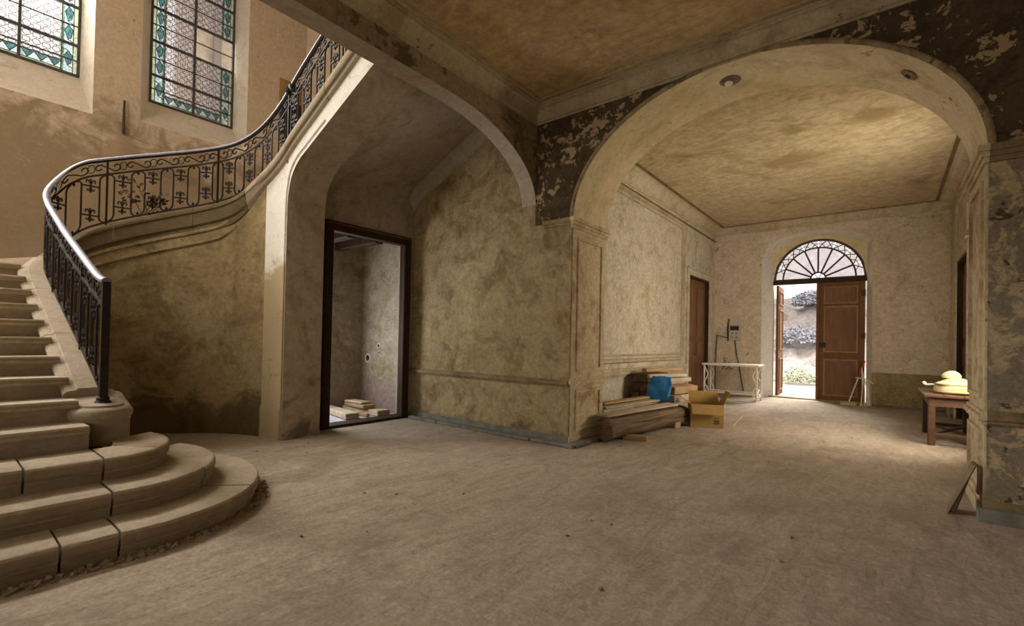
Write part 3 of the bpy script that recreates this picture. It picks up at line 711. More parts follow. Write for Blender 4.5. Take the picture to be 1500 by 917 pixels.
# ---- steps 1-3 with rounded ends, each cut into stone blocks
EC = (-4.62, .82)
def front(k, t):
    """outline of step k; t<0: straight run (y), t 0..1.35 : rounded end (fraction of quarter turn)"""
    a, b = -EC[0]+(X1-(k-1)*.303), [1.05, .735, .43, .16][k-1]
    if t <= 0: return Vector((EC[0]+a, EC[1]+t))
    ang = t*PI/2
    return Vector((EC[0]+a*math.cos(ang), EC[1]+b*math.sin(ang)))
cuts = {1: [-2.4, -1.5, -.75, -.35, -.10, .52, 1.30], 2: [-2.4, -1.4, -.6, -.08, .48, 1.30], 3: [-2.4, -1.3, -.44, -.07, .42, 1.25]}
for k in (1, 2, 3):
    stp = MB(); first = None
    for bi, (t0, t1) in enumerate(zip(cuts[k], cuts[k][1:])):
        mb = MB(); rows = []; nn = max(4, int(abs(t1-t0)*9)+2)
        dz = random.uniform(-.004, .004); zt = RZ*k+dz; gap = .004
        g0 = .006; outj = random.uniform(-.006, .006)
        for i in range(nn+1):
            t = lerp(t0+g0, t1-g0, i/nn)
            fpt = front(k, t); bpt = front(k+1, t) if k < 4 else fpt
            d = (bpt-fpt); L = max(d.length, .05); d = d/L if L else Vector((-1, 0))
            fpt = fpt-d*outj
            wz = .004*NZ.noise(Vector((fpt.x*5, fpt.y*5, k)))
            def Q(off, z): return (fpt.x+d.x*off, fpt.y+d.y*off, z)
            z0 = RZ*(k-1) if k > 1 else .0
            rows.append([Q(.03, z0-.03), Q(.022, zt-.10), Q(.006, zt-.085), Q(0, zt-.05), Q(.002, zt-.02), Q(.012, zt-.005+wz), Q(.03, zt+wz), Q(L*.6, zt+wz), Q(L+.08, zt), Q(L+.08, z0-.03)])
        mb.sweep(rows)
        o = shade_risers(mb.build('step' if bi == 0 else 'stone_block', 'stone', stair if bi == 0 else first, True))
        if bi == 0: first = o
# ---- straight steps 4-13
def inner_y(x): return lerp(.715, .60, (x+4.45)/-2.85)
for k in range(4, 14):
    xn = -4.45-(k-4)*.325; zt = RZ*k; yi = inner_y(xn)+.03
    mb = MB(); prof = [(.022, zt-RZ-.03), (.018, zt-.06), (.006, zt-.05), (0, zt-.035), (.003, zt-.014), (.016, zt), (TR*.6, zt-.003), (TR+.06, zt), (TR+.06, zt-RZ-.03)]
    rows = []
    for i in range(9):
        y = lerp(-1.7, yi, i/8); j = .005*NZ.noise(Vector((k*3.1, y*3, 0)))
        rows.append([(xn-d+j, y, z+(j*.6 if z > zt-.03 else 0)) for d, z in prof])
    mb.sweep(rows); shade_risers(mb.build('step', 'stone', stair, True))
# ---- winders and upper flight
XLAST = X1-.303*2-.30-9*TR*.985-TR
k = 14
s = s_of(-7.1, .80)
zz = []
for i in range(900):
    q = s+(SL-s)*i/899
    while zs(q)-.10 >= RZ*k-.002 and k < 30:
        zz.append((k, q)); k += 1
def outer_pt(s):
    p, h = at(s); d = Vector((-h.y, h.x)); P = Vector(p); best = 9e9
    sk = .42*min(1, max(0, (s-s_of(-6.9, 2.45))/.9)); d = Vector((d.x*math.cos(sk)-d.y*math.sin(sk), d.x*math.sin(sk)+d.y*math.cos(sk)))
    for ax, val in ((0, XW), (1, YA-.002), (1, -1.7)):
        if abs(d[ax]) > 1e-4:
            t = (val-P[ax])/d[ax]
            if 0 < t < best: best = t
    return P+d*best
for (k, q), (k2, q2) in zip(zz, zz[1:]+[(30, SL)]):
    a, b = PT(q, -.10, 0), PT(q2+.02, -.10, 0); oa, ob = outer_pt(q), outer_pt(min(q2+.02, SL))
    poly = [(a.x, a.y), (b.x, b.y), (ob.x, ob.y)]
    for corner in ((XW, -1.7), (XW, YA-.002)):
        ca = (abs(oa.x-corner[0]) < .01) != (abs(ob.x-corner[0]) < .01)
        cb = (abs(oa.y-corner[1]) < .01) != (abs(ob.y-corner[1]) < .01)
        if ca and cb: poly.append(corner)
    poly.append((oa.x, oa.y))
    zt = RZ*k
    wd = MB().prism(poly, zt-.17, zt, 2); wd.v[1] = (*wd.v[1][:2], zt-.02); wd.v[2] = (*wd.v[2][:2], zt-.02); wd.build('step', 'stone', stair)
MB().box(XW, X1-3.6-.6, -1.7, .62, RZ*13-.2, RZ*13-.02).build('winder_base', 'stone', stair)
# ---- newel block at the foot of the curb
mb = MB(); nc = (-4.84, .87)
def newel_outline(r, nseg=14):
    pts = [(-5.15, nc[1]-r)]
    for i in range(nseg+1):
        a = -PI/2+PI*i/nseg; pts.append((nc[0]+r*1.15*math.cos(a), nc[1]+r*math.sin(a)))
    pts.append((-5.15, nc[1]+r)); return pts
rows = []
for r, z in ((.182, .44), (.182, .605), (.188, .615), (.188, .628), (.198, .645), (.202, .668), (.196, .695), (.175, .713), (.14, .72), (.135, .735), (.02, .745)):
    rows.append([(x, y, z+max(0, (-4.95-x))*.42*(1 if z > .6 else 0)) for x, y in newel_outline(r)])
mb.sweep(rows); mb.build('newel_block', 'curb', stair, True)
# ---- curb stones along the inner edge
cprof = [(-.19, -.34), (-.19, -.085), (-.205, -.07), (-.205, -.045), (-.18, -.02), (-.13, -.015), (-.12, 0), (.03, 0), (.04, -.012), (.07, -.02), (.085, -.05), (.08, -.075), (.06, -.085), (.06, -.235), (.045, -.25), (.03, -.26), (.03, -.34)]
cprof3 = [(-.19, -.30), (-.19, -.085), (-.205, -.07), (-.205, -.045), (-.18, -.02), (-.13, -.015), (-.12, 0), (.03, 0), (.04, -.012), (.065, -.02), (.07, -.05), (.07, -.10), (.06, -.115), (.035, -.12), (.035, -.17), (.02, -.185), (-.02, -.20)]
segs = [s_of(-5.0, .88), s_of(-5.95, .85), s_of(-6.9, .81), s_of(-7.5, .87), s_of(-7.56, 1.45), s_of(-7.2, 2.2), s_of(-6.6, 2.64), s_of(-5.8, 2.78), s_of(-4.9, 2.78), SL]
for a, b in zip(segs, segs[1:]):
    mb = MB(); rows = []; nn = max(6, int((b-a)/.07))
    for i in range(nn+1):
        q = lerp(a+.004, b-.004, i/nn); z = zs(q)
        f3 = min(1, max(0, (q-s_of(-6.75, 2.55))/.5)); rows.append([PT(q, lerp(c1[0], c3[0], f3), z+lerp(c1[1], c3[1], f3)) for c1, c3 in zip(cprof, cprof3)])
    mb.sweep(rows); mb.build('curb_stone', 'curb_dark' if s_of(-7.5, .87)-.01 <= a < s_of(-6.6, 2.64)-.01 else 'curb', stair, True)
# ---- wall under the curb (curved)
mb = MB(); rows = []
sa, sb = s_of(-4.95, .88), s_of(-5.9, 2.78)
nn = 90
for i in range(nn+1):
    q = lerp(sa, sb, i/nn); e = 1-min(1, max(0, (q-s_of(-6.95, 2.42))/.35)); z = zs(q)-.30*e-.17*(1-e)
    rows.append([PT(q, -.18, -.05), PT(q, -.18, z), PT(q, .045*e, z), PT(q, .045*e, z-.04), PT(q, .02*e, z-.055), PT(q, .02*e, z-.15), PT(q, .03*e, z-.16), PT(q, .03*e, z-.18), PT(q, 0, z-.20), PT(q, 0, .42), PT(q, .012, .40), PT(q, .02, .36), PT(q, .02, -.05)])
cut_i = next(i for i in range(nn) if lerp(sa, sb, i/nn) > s_of(-6.36, 2.71))
mb.sweep(rows[:cut_i+1]); mb.cur = 1; mb.sweep(rows[cut_i:])  # past the cut the pale material paints in the window-lit end of the curve
struct('wall_stair', mb, ['stair', 'string'], 'curved stained wall below the winding stair', 'wall', True)
# rubble foot of bottom step and wall
mb = MB()
for i in range(340):
    t = random.uniform(-1.0, 1.15); p = front(1, t); c = Vector((-.0, 0))
    out = (p-Vector(EC)).normalized() if t > 0 else Vector((1, 0))
    p = p+out*random.uniform(-.02, .07); r = random.uniform(.004, .016)
    R = Matrix.Rotation(random.uniform(0, PI), 3, Vector((random.random(), random.random(), random.random()+.1)).normalized())
    vs = [Vector((p.x, p.y, r*.3))+R @ Vector((sx*r, sy*r*.8, sz*r*.6)) for sz in (-1, 1) for sy in (-1, 1) for sx in (-1, 1)]
    mb.add(vs, [(0, 2, 3, 1), (4, 5, 7, 6), (0, 1, 5, 4), (2, 6, 7, 3), (0, 4, 6, 2), (1, 3, 7, 5)])
tag(mb.build('plaster_rubble', 'rubble'), 'crumbled grit and rubble along the foot of the lowest step', 'rubble', kind='stuff')

# ---- upper flight: spandrel rib, pier and soffit
YF = AC[1]+AR; YR = 3.28; XP = -5.86
curve = [(XP, 0), (XP, 2.80), (XP+.005, 2.95), (XP+.02, 3.08), (XP+.055, 3.20), (XP+.11, 3.30), (XP+.19, 3.385), (XP+.30, 3.46)]
x = XP+.30
while x < -4.2: x += .15; curve.append((x, 3.46+(x-(XP+.30))*.425))
curve += [(-4.02, 4.09), (-3.97, 4.05), (-3.94, 3.98)]
mb = MB()
for i in range(len(curve)-1):
    (xa, za), (xb, zb) = curve[i], curve[i+1]
    if xb-xa > 1e-6:
        ta, tb = zs(s_of(xa, YF))-.15, zs(s_of(xb, YF))-.15
        mb.cur = 0; mb.quad((xa, YF, za), (xb, YF, zb), (xb, YF, max(tb, zb)), (xa, YF, max(ta, za)))
        mb.cur = 1; mb.quad((xa, YR, za), (xb, YR, zb), (xb, YR, zb+.5), (xa, YR, za+.5))
    mb.cur = 1; mb.quad((xa, YF, za), (xa, YR, za), (xb, YR, zb), (xb, YF, zb))
mb.cur = 0
mb.quad((-6.0, YF, 0), (XP, YF, 0), (XP, YF, 3.46), (-6.0, YF, 3.46))
mb.cur = 1; mb.quad((-6.25, YR, 0), (XP, YR, 0), (XP, YR, 3.5), (-6.25, YR, 3.5))
MT['rib'] = plaster('plaster_rib', (.50, .42, .31), (.44, .36, .25), (.34, .26, .16), stain_lo=.55, flake_lo=.84, cracks=.4, damp=.6, seed=24, fine=.25)
struct('wall_spandrel', mb, ['string', 'rib'], 'pale plaster spandrel and rib carrying the upper stair flight', 'wall')
# bead following the rib edge
mb = MB()
mb.tube([(xx-.03 if i < 5 else xx-.045, YF-.004, zz_+(.0 if i < 3 else .045)) for i, (xx, zz_) in enumerate(curve[:12])], .012, 6)
tag(mb.build('trim_10', 'string', None, True), 'thin bead along the curved edge of the stair rib', 'trim', kind='structure')
# string fascia shadow line is part of curb; sloped soffit
mb = MB()
sx_ = [-6.25, -6.2, -6.14, -6.05, -5.95, -5.8, -5.56, -5.2, -4.8, -4.4, -3.93]
def sof_front(x): return 3.52+(x+5.56)*.425 if x > -5.56 else 3.52-.42*((-5.56-x)/.69)**2.2
def sof_back(x): return 3.99+(x+5.67)*.46 if x > -5.9 else 3.884-.33*((-5.9-x)/.35)**2
NY = 8
for xa, xb in zip(sx_, sx_[1:]):
    for q in range(NY):
        ya, yb = lerp(YR-.02, YA, q/NY), lerp(YR-.02, YA, (q+1)/NY)
        def zz2(x, y): return lerp(sof_front(x), sof_back(x), (y-YR)/(YA-YR))
        mb.quad((xa, ya, zz2(xa, ya)), (xb, ya, zz2(xb, ya)), (xb, yb, zz2(xb, yb)), (xa, yb, zz2(xa, yb)))
sl = [(x, sof_back(x)) for x in sx_]
struct('ceiling_understair', mb, 'soffit', 'sloping plaster soffit under the upper stair flight', 'ceiling', True)
mb = MB(); rows = []
for (xa, za) in sl[1:]:
    rows.append([(xa, YA, za-.24), (xa, YA-.03, za-.235), (xa, YA-.035, za-.2), (xa, YA-.08, za-.1), (xa, YA-.13, za-.02), (xa, YA-.14, za+.02), (xa, YA, za+.02)])
mb.sweep(rows)
tag(mb.build('trim_11', 'soffit', None, True), 'sloping cove between stair soffit and ochre wall', 'cornice', kind='structure')

# ------------------------------------------------------------------ iron railing
rail = thing('iron_railing', 'black wrought iron stair railing with scroll band and polished handrail', 'railing', (0, 0, 0))
def bot(s): return zs(s)+.035
def mid(s): return zr(s)-.185
mb = MB(); rows = []
hp = [(-.03, -.012), (-.03, .006), (-.018, .02), (0, .025), (.018, .02), (.03, .006), (.03, -.012)]
nn = 150
for i in range(nn+1):
    q = SL*i/nn; rows.append([PT(q, d, zr(q)+h) for d, h in hp])
mb.sweep(rows); mb.build('handrail', 'rail', rail, True, label='grey polished handrail')
for nm, fn, r in (('upper_rail', lambda q: zr(q)-.02, .011), ('band_rail', mid, .011), ('lower_rail', bot, .011)):
    mb = MB(); mb.tube([PT(SL*i/nn, 0, fn(SL*i/nn)) for i in range(nn+1)], r, 4); mb.build(nm, 'iron', rail)
# newel post
mb = MB(); p = PT(0, 0, 0)
mb.box(p.x-.026, p.x+.026, p.y-.026, p.y+.026, .74, 1.70); mb.lathe([(.05, 0), (.055, .012), (.04, .03), (.045, .045), (.03, .06), (.028, .08)], (p.x, p.y, .735), 10)
mb.build('newel_post', 'iron', rail)
PITCH_S = .300; NL = int((SL-.10)/PITCH_S); s0 = .17
def fleur_mesh():
    mb = MB(); hw = .08
    mb.tube([(-hw, 0, 0), (hw, 0, 0)], .0085, 4)
    mb.tube([(0, 0, -.05), (0, 0, .065)], [.011, .010], 5)
    for sx in (-1, 1):
        mb.tube([(sx*.004, 0, .02), (sx*.02, 0, .05), (sx*.038, 0, .052), (sx*.044, 0, .036), (sx*.034, 0, .028)], .0095, 4)
        mb.tube([(sx*.004, 0, -.02), (sx*.018, 0, -.04), (sx*.032, 0, -.038), (sx*.034, 0, -.026)], .009, 4)
    mb.lathe([(0, -.012), (.012, -.006), (.014, 0), (.012, .006), (0, .012)], (0, 0, 0), 6)
    mb.lathe([(0, -.016), (.01, -.006), (.009, .006), (0, .014)], (0, 0, -.048), 6)
    return mb
fl_me = None
for i in range(NL+1):
    sc = s0+i*PITCH_S
    if sc+.075 > SL: break
    # long rounded loop
    hw = .068; pts = []
    b0, t0 = bot(sc), mid(sc)
    for j in range(9):
        a = PI*j/8; q = sc+hw*math.cos(a); pts.append(PT(q, 0, mid(q)-.07+.065*math.sin(a)))
    for j in range(1, 5):
        q = sc-hw; pts.append(PT(q, 0, lerp(mid(q)-.07, bot(q)+.075, j/5)))
    for j in range(9):
        a = PI+PI*j/8; q = sc+hw*math.cos(a); pts.append(PT(q, 0, bot(q)+.075+.07*math.sin(a)))
    for j in range(1, 5):
        q = sc+hw; pts.append(PT(q, 0, lerp(bot(q)+.075, mid(q)-.07, j/5)))
    MB().tube(pts, .0105, 5, True).build('baluster_loop', 'iron', rail)
    # leaf drops inside loop ends
    mb = MB(); mb.tube([PT(sc, 0, mid(sc)-.01), PT(sc, 0, mid(sc)-.03), PT(sc, 0, mid(sc)-.055)], [.006, .018, .004], 5); mb.build('leaf_drop', 'iron', rail); mb = MB(); mb.tube([PT(sc, 0, bot(sc)+.01), PT(sc, 0, bot(sc)+.035), PT(sc, 0, bot(sc)+.055)], [.006, .018, .004], 5)
    mb.build('leaf_drop', 'iron', rail)
    if i % 4 == 2:
        mb = MB(); mb.tube([PT(sc, 0, zs(sc)-.02), PT(sc, 0, zr(sc)-.01)], .015, 4); mb.build('post', 'iron', rail)
    sg = sc+PITCH_S/2
    if sg+.1 < SL:
        p, h = at(sg)
        for fz in (lambda q: mid(q)-.12, lambda q: bot(q)+.14):
            if fl_me is None:
                o = fleur_mesh().build('fleur_bracket', 'iron', rail); fl_me = o.data; fl_me.transform(Matrix.Diagonal((1, 1.2, 1.35, 1)))
            else:
                o = bpy.data.objects.new('fleur_bracket', fl_me); C.objects.link(o); o.parent = rail
            o.location = (p[0], p[1], fz(sg)); o.rotation_euler = (0, 0, math.atan2(h.y, h.x))
    # scroll band above: an S scroll and a ring per bay
    z0 = lambda q: (mid(q)+zr(q)-.02)/2
    amp = .068
    def SP(dx, dz): q = sc+dx; return PT(q, 0, z0(q)+dz)
    a1 = [SP(-.075+.045*(1-.55*j/9)*math.cos(.5+j*.62), .045*(1-.55*j/9)*math.sin(.5+j*.62)) for j in range(9, -1, -1)]
    a2 = [SP(.085+.055*(1-.6*j/9)*math.cos(PI+.5+j*.62), .058*(1-.6*j/9)*math.sin(PI+.5+j*.62)) for j in range(10)]
    mb = MB(); mb.tube(a1+[SP(0, .0)]+a2, .0095, 4); mb.build('scroll', 'iron', rail)
    mb = MB(); mb.tube([SP(.15+.035*math.cos(2*PI*j/10), .05*math.sin(2*PI*j/10)) for j in range(10)] if sc+.19 < SL else [SP(.0+.03*math.cos(2*PI*j/10), .05*math.sin(2*PI*j/10)) for j in range(10)], .006, 4, True)
    mb.build('ring', 'iron', rail)
# wire wrapped round the upper railing
q = s_of(-5.85, 2.78); mb = MB()
pp = []
for j in range(46):
    a = j*.75; pp.append(PT(q+.06*math.sin(j*.37)+.05*(j/46-.5), .05*math.sin(a), zr(q)-.02+.06*math.cos(a)))
mb.tube(pp, .009, 5)
p2 = [PT(q+.1+.06*j, .04, zr(q)-.12-.06*math.sin(j*.5)) for j in range(8)]
mb.tube(p2, .006, 5)
tag(mb.build('wire_tangle', 'black', None, True), 'tangle of old dark wire wrapped round the upper railing', 'wire')

# dried posy caught in the railing
q = s_of(-7.46, 1.72); t = thing('dried_posy', 'withered dark posy caught at the foot of the curved railing', 'dried flowers', (0, 0, 0))
rnd = random.Random(4)
for i in range(5):
    a = PT(q+.02*i-.05, .03, zs(q)+.02); b = a+Vector((rnd.uniform(-.08, .08), rnd.uniform(-.22, .22), rnd.uniform(.18, .42)))
    MB().tube([a, a.lerp(b, .5)+Vector((0, .02, .02)), b], [.006, .005, .003], 5).build('stem', 'rust', t)
    mb = MB()
    for k in range(16):
        c = a.lerp(b, rnd.uniform(.5, 1.0))+Vector((rnd.uniform(-.05, .05), rnd.uniform(-.07, .07), rnd.uniform(-.05, .05)))
        d = Vector((rnd.uniform(-1, 1), rnd.uniform(-1, 1), rnd.uniform(-1, 1))).normalized()*.035; e = d.orthogonal().normalized()*.018
        mb.add([c-d, c+e, c+d, c-e], [(0, 1, 2, 3)])
    mb.build('withered_head', 'rust', t)['kind'] = 'stuff'

# ------------------------------------------------------------------ doorway under the stair and the vestibule
XD = -6.2
mb = MB(); wall_openings_yz(mb, XD-.22, XD, YR-.02, YA, 0, 3.62, [(3.55, 4.93, -.05, 2.92)])
struct('wall_doorway', mb, 'soffit', 'wall with the dark framed doorway beneath the stair soffit', 'wall')
t = thing('door_2', 'dark wooden door frame under the stairs opening to a side room', 'door frame', kind='structure')
fr = [(3.47, 3.60, 0, 2.96), (4.86, 4.99, 0, 2.96)]
for a, b, c, d in fr: MB().cbox(XD-.10, XD+.045, a, b, c, d, .012).build('jamb', 'darkwood', t)
MB().cbox(XD-.10, XD+.045, 3.60, 4.86, 2.82, 2.96, .012).build('head', 'darkwood', t)
MB().box(XD+.045, XD+.06, 3.50, 4.96, 2.915, 2.935).build('bead', 'doorwood', t)
MB().cbox(XD-.22, XD+.06, 3.45, 5.0, -.01, .035, .01).build('sill', 'darkwood', t)
for z in (.5, 1.6, 2.4): MB().box(XD+.0, XD+.055, 3.455, 3.475, z, z+.09).build('hinge', 'black', t)
mb = MB(); mb.cur = 0; mb.box(-7.75, -7.6, 4.0, YA, .82, 3.2); mb.box(-7.75, -7.6, 3.0, 4.0, 2.3, 3.2); mb.cur = 1; mb.box(-7.75, -7.59, 4.0, YA, 0, .82); mb.box(-7.75, -7.6, 3.0, 4.0, 0, .4); mb.box(-7.75, -7.6, 3.0, 3.15, .4, 2.3)
struct('wall_vestibule_left', mb, ['vest', 'pink'], 'left wall of the side room with a worn pink dado', 'wall')
mb = MB(); mb.cur = 0; mb.box(-7.6, XD-.22, YA-.025, YA-.002, .56, 3.2); mb.cur = 1; mb.box(-7.6, XD-.22, YA-.03, YA-.002, 0, .56)
struct('wall_vestibule_back', mb, ['vest', 'pink'], 'right-hand wall of the side room with grey pink dado and holes', 'wall')
struct('wall_vestibule_near', MB().box(-7.75, XD-.2, 2.97, 3.05, 0, 3.2), 'vest', 'near wall of the side room', 'wall')
struct('ceiling_vestibule', MB().box(-7.75, XD-.2, 2.97, YA, 3.1, 3.2), 'vest', 'ceiling of the side room', 'ceiling')
for i, (yy, lb) in enumerate(((3.95, 'nearer dark ceiling beam seen through the doorway'), (4.45, 'farther dark ceiling beam seen through the doorway'))):
    tag(MB().cbox(-7.6, XD-.2, yy, yy+.16, 2.82, 3.1, .015).build('ceiling_beam', 'darkwood'), lb, 'beam', 'beams in the side room')
holes = [(-7.40, .93, .06, 'large round hole knocked in the side room wall'), (-7.08, 1.16, .035, 'small ringed hole high on the side room wall'), (-7.06, 1.04, .024, 'tiny dark hole below the ringed one in the side room wall')]
for x, z, r, lb in holes:
    t = thing('wall_hole', lb, 'hole', (x, YA-.03, z), group='holes in the side room wall')
    mb = MB(); mb.lathe([(r*1.4, 0), (r*1.3, .006), (r*.95, .006), (r*.9, -.003)], (0, 0, 0), 14); mb.rot(Matrix.Rotation(PI/2, 4, 'X')); mb.build('chipped_rim', 'creamlight', t, True)
    mb = MB(); mb.lathe([(0, .003), (r, .003), (r, -.01), (0, -.01)], (0, 0, 0), 12); mb.rot(Matrix.Rotation(PI/2, 4, 'X')); mb.build('hollow', 'black', t, True)
# planks on the vestibule floor
pl = [((-7.25, 4.30, .02), (1.5, .22, .09), -.15, 'plank', 'long pale plank on the side room floor against the wall'),
      ((-6.95, 4.72, .02), (1.0, .25, .09), .02, 'plank', 'short thick pale plank in front of the side room wall'),
      ((-7.05, 4.66, .115), (.62, .22, .06), -.05, 'plank2', 'middle brown board of the side room pile'),
      ((-7.1, 4.66, .18), (.5, .2, .035), .03, 'plank', 'topmost pale board of the side room pile'),
      ((-6.80, 4.47, .015), (.5, .07, .05), .12, 'plank2', 'narrow brown batten lying before the side room pile')]
for loc, (lx, ly, lz), rz, mt, lb in pl:
    o = MB().cbox(-lx/2, lx/2, -ly/2, ly/2, 0, lz, .01).build('plank', mt); o.location = loc; o.rotation_euler = (0, 0, rz); tag(o, lb, 'plank', 'planks in the side room')

# ------------------------------------------------------------------ passage (corridor)
mb = MB()
wall_openings_yz(mb, CX0-.3, CX0, YB, YE, 0, ZK+.1, [(11.08, 12.72, -.05, 2.95)])
struct('wall_passage_left', mb, 'corridor', 'bright peeling left wall of the passage', 'wall')
mb = MB()
wall_openings_yz(mb, CX1, CX1+.3, YB, YE, 0, ZK+.1, [(7.3, 8.8, .8, 3.4), (10.45, 12.1, -.05, 2.95)])
struct('wall_passage_right', mb, 'corridor', 'peeling right wall of the passage', 'wall')
struct('ceiling_passage', MB().box(CX0-.05, CX1+.05, YB-.01, YE+.05, ZK, ZK+.15), 'ceil_corr', 'water-stained ochre ceiling of the passage', 'ceiling')
mb = MB()
c2 = [(0, -.30), (.02, -.30), (.02, -.27), (.035, -.26), (.03, -.20), (.05, -.16), (.09, -.09), (.14, -.05), (.16, -.045), (.16, -.02), (.20, -.02), (.20, 0), (0, 0)]
mb.sweep([[(CX0+d, YB, ZK+h) for d, h in c2], [(CX0+d, YE-d*.45, ZK+h*.7) for d, h in c2], [(CX1-d, YE-d*.45, ZK+h*.7) for d, h in c2], [(CX1-d, YB, ZK+h) for d, h in c2]])
tag(mb.build('trim_12', 'cornice2', None, True), 'moulded cornice around the ochre passage ceiling', 'cornice', kind='structure')
mb = MB()  # dark brown strips that mark the cornice edges
f2 = [(.20, 0), (.20, -.014), (.255, -.014), (.255, 0)]
mb.sweep([[(CX0+d, YB, ZK+h) for d, h in f2], [(CX0+d, YE-d*.5, ZK+h) for d, h in f2], [(CX1-d, YE-d*.5, ZK+h) for d, h in f2], [(CX1-d, YB, ZK+h) for d, h in f2]])
f3_ = [(0, -.36), (.03, -.36), (.03, -.33), (0, -.32)]
mb.sweep([[(CX0+d, YB, ZK+h) for d, h in f3_], [(CX0+d, YE-d, ZK+h) for d, h in f3_]])
tag(mb.build('trim_16', 'brownline'), 'brown fillet framing the ochre passage ceiling', 'trim', kind='structure')
# left wall panel mouldings
def rounded_rect(y0, y1, z0, z1, r=.12, n=6):
    P = []
    for cy, cz, a0 in ((y1-r, z1-r, 0), (y0+r, z1-r, PI/2), (y0+r, z0+r, PI), (y1-r, z0+r, 1.5*PI)):
        for i in range(n+1): P.append((cy+r*math.cos(a0+PI/2*i/n), cz+r*math.sin(a0+PI/2*i/n)))
    return P
mb = MB()
mb.tube([(CX0+.008, y, z) for y, z in rounded_rect(6.2, 10.7, .98, 4.0)], .042, 6, True)
mb.tube([(CX0+.008, y, z) for y, z in rounded_rect(6.28, 10.62, 1.08, 3.90)], .016, 6, True)
for z0, z1, pr in ((.70, .75, .03), (.75, .80, .075), (.80, .85, .04)): mb.box(CX0, CX0+pr, YB, 10.95, z0, z1)
mb.box(CX0, CX0+.03, YB, 10.95, 0, .14)
tag(mb.build('trim_13', 'moulding', None, True), 'large wall panel and dado mouldings on the left passage wall', 'trim', kind='structure')
mb = MB()
mb.tube([(CX1-.008, y, z) for y, z in rounded_rect(9.1, 10.15, .98, 4.0)], .024, 6, True)
for z0, z1, pr in ((.72, .76, .02), (.76, .80, .045), (.80, .84, .025)): mb.box(CX1-pr, CX1, 8.9, 10.3, z0, z1); mb.box(CX1-pr, CX1, 12.25, YE, z0, z1)
mb.tube([(CX1-.008, y, z) for y, z in rounded_rect(10.5, 12.05, 3.25, 4.0, .06)], .02, 6, True)
tag(mb.build('trim_14', 'corridor', None, True), 'wall panel and dado mouldings on the right passage wall', 'trim', kind='structure')
def side_door(name, label, x, sx, y0, y1, z1):
    t = thing(name, label, 'door', kind='structure')
    f = MB()
    for a, b in ((y0-.12, y0+.02), (y1-.02, y1+.12)): f.box(min(x, x+sx*.03), max(x, x+sx*.03), a, b, 0, z1+.12)
    f.box(min(x, x+sx*.03), max(x, x+sx*.03), y0+.02, y1-.02, z1-.02, z1+.12); f.build('surround', 'corridor', t)
    f = MB(); f.box(min(x, x+sx*.07), max(x, x+sx*.07), y0-.16, y1+.16, z1+.12, z1+.17); f.build('cap_moulding', 'corridor', t)
    X0, X1_ = x-sx*.14, x-sx*.09
    a, b = min(X0, X1_), max(X0, X1_)
    f = MB(); f.box(min(x, x-sx*.12), max(x, x-sx*.12), y0, y0+.05, 0, z1); f.box(min(x, x-sx*.12), max(x, x-sx*.12), y1-.05, y1, 0, z1); f.box(min(x, x-sx*.12), max(x, x-sx*.12), y0+.05, y1-.05, z1-.06, z1); f.build('jamb_lining', 'darkwood', t)
    ym = (y0+y1)/2
    for ya, yb in ((y0+.05, ym-.004), (ym+.004, y1-.05)):
        lf = MB().box(a, b, ya, yb, .01, z1-.06).build('door_leaf', 'doorwood', t)
        for za, zb in ((.18, .85), (1.0, 1.35), (1.5, 2.7)):
            fx = b if sx > 0 else a
            mb = MB(); frame_yz(mb, fx, sx, ya+.1, yb-.1, za, zb, .03, .018); mb.box(min(fx, fx+sx*.008), max(fx, fx+sx*.008), ya+.13, yb-.13, za+.03, zb-.03); mb.build('door_panel', 'doorwood2', lf)
    MB().tube([(x-sx*.08, ym-.06, 1.05), (x-sx*.03, ym-.06, 1.05), (x-sx*.03, ym-.16, 1.05)], .012, 6).build('handle', 'black', t)
    return t
side_door('door_3', 'brown panelled double door in the left passage wall', CX0, 1, 11.08, 12.72, 2.95)
side_door('door_5', 'brown panelled double door in the right passage wall beyond the table', CX1, -1, 10.45, 12.1, 2.95)
# hidden window on the right wall (source of the bright light on the left wall)
t = thing('window_4', 'passage window hidden behind the right arch pier', 'window', kind='structure')
f = MB(); f.box(CX1+.1, CX1+.16, 7.3, 7.37, .8, 3.4); f.box(CX1+.1, CX1+.16, 8.73, 8.8, .8, 3.4); f.box(CX1+.1, CX1+.16, 7.37, 8.73, .8, .87); f.box(CX1+.1, CX1+.16, 7.37, 8.73, 3.33, 3.4); f.box(CX1+.1, CX1+.16, 8.02, 8.08, .87, 3.33); f.build('frame', 'whitemetal', t)
for a, b in ((7.37, 8.02), (8.08, 8.73)): MB().box(CX1+.125, CX1+.131, a, b, .87, 3.33).build('pane', 'g_clear', t)

# ------------------------------------------------------------------ end wall with the front door
YD = YE+.34          # door plane
OX0, OX1, OSP, OTOP = -2.49, -.265, 3.76, 4.08     # outer splayed opening
IX0, IX1 = -2.29, -.37
DCX, DR = (IX0+IX1)/2, (IX1-IX0)/2
def outer_arch(x):
    w_ = (OX1-OX0)/2; c = (OX0+OX1)/2; h = OTOP-OSP; R = (w_*w_+h*h)/(2*h); return OSP-(R-h)+math.sqrt(max(R*R-(x-c)**2, 0))
mb = MB(); mb.cur = 0
nE = 28
ex = [lerp(OX0, OX1, i/nE) for i in range(nE+1)]
mb.cur = 0; mb.box(CX0-.3, OX0, YE, YE+.5, 0, .79)
mb.cur = 1; mb.box(OX1, CX1+.3, YE, YE+.5, 0, .79)
mb.cur = 0; mb.box(CX0-.3, OX0, YE, YE+.5, .79, ZK+.1); mb.box(OX1, CX1+.3, YE, YE+.5, .79, ZK+.1)
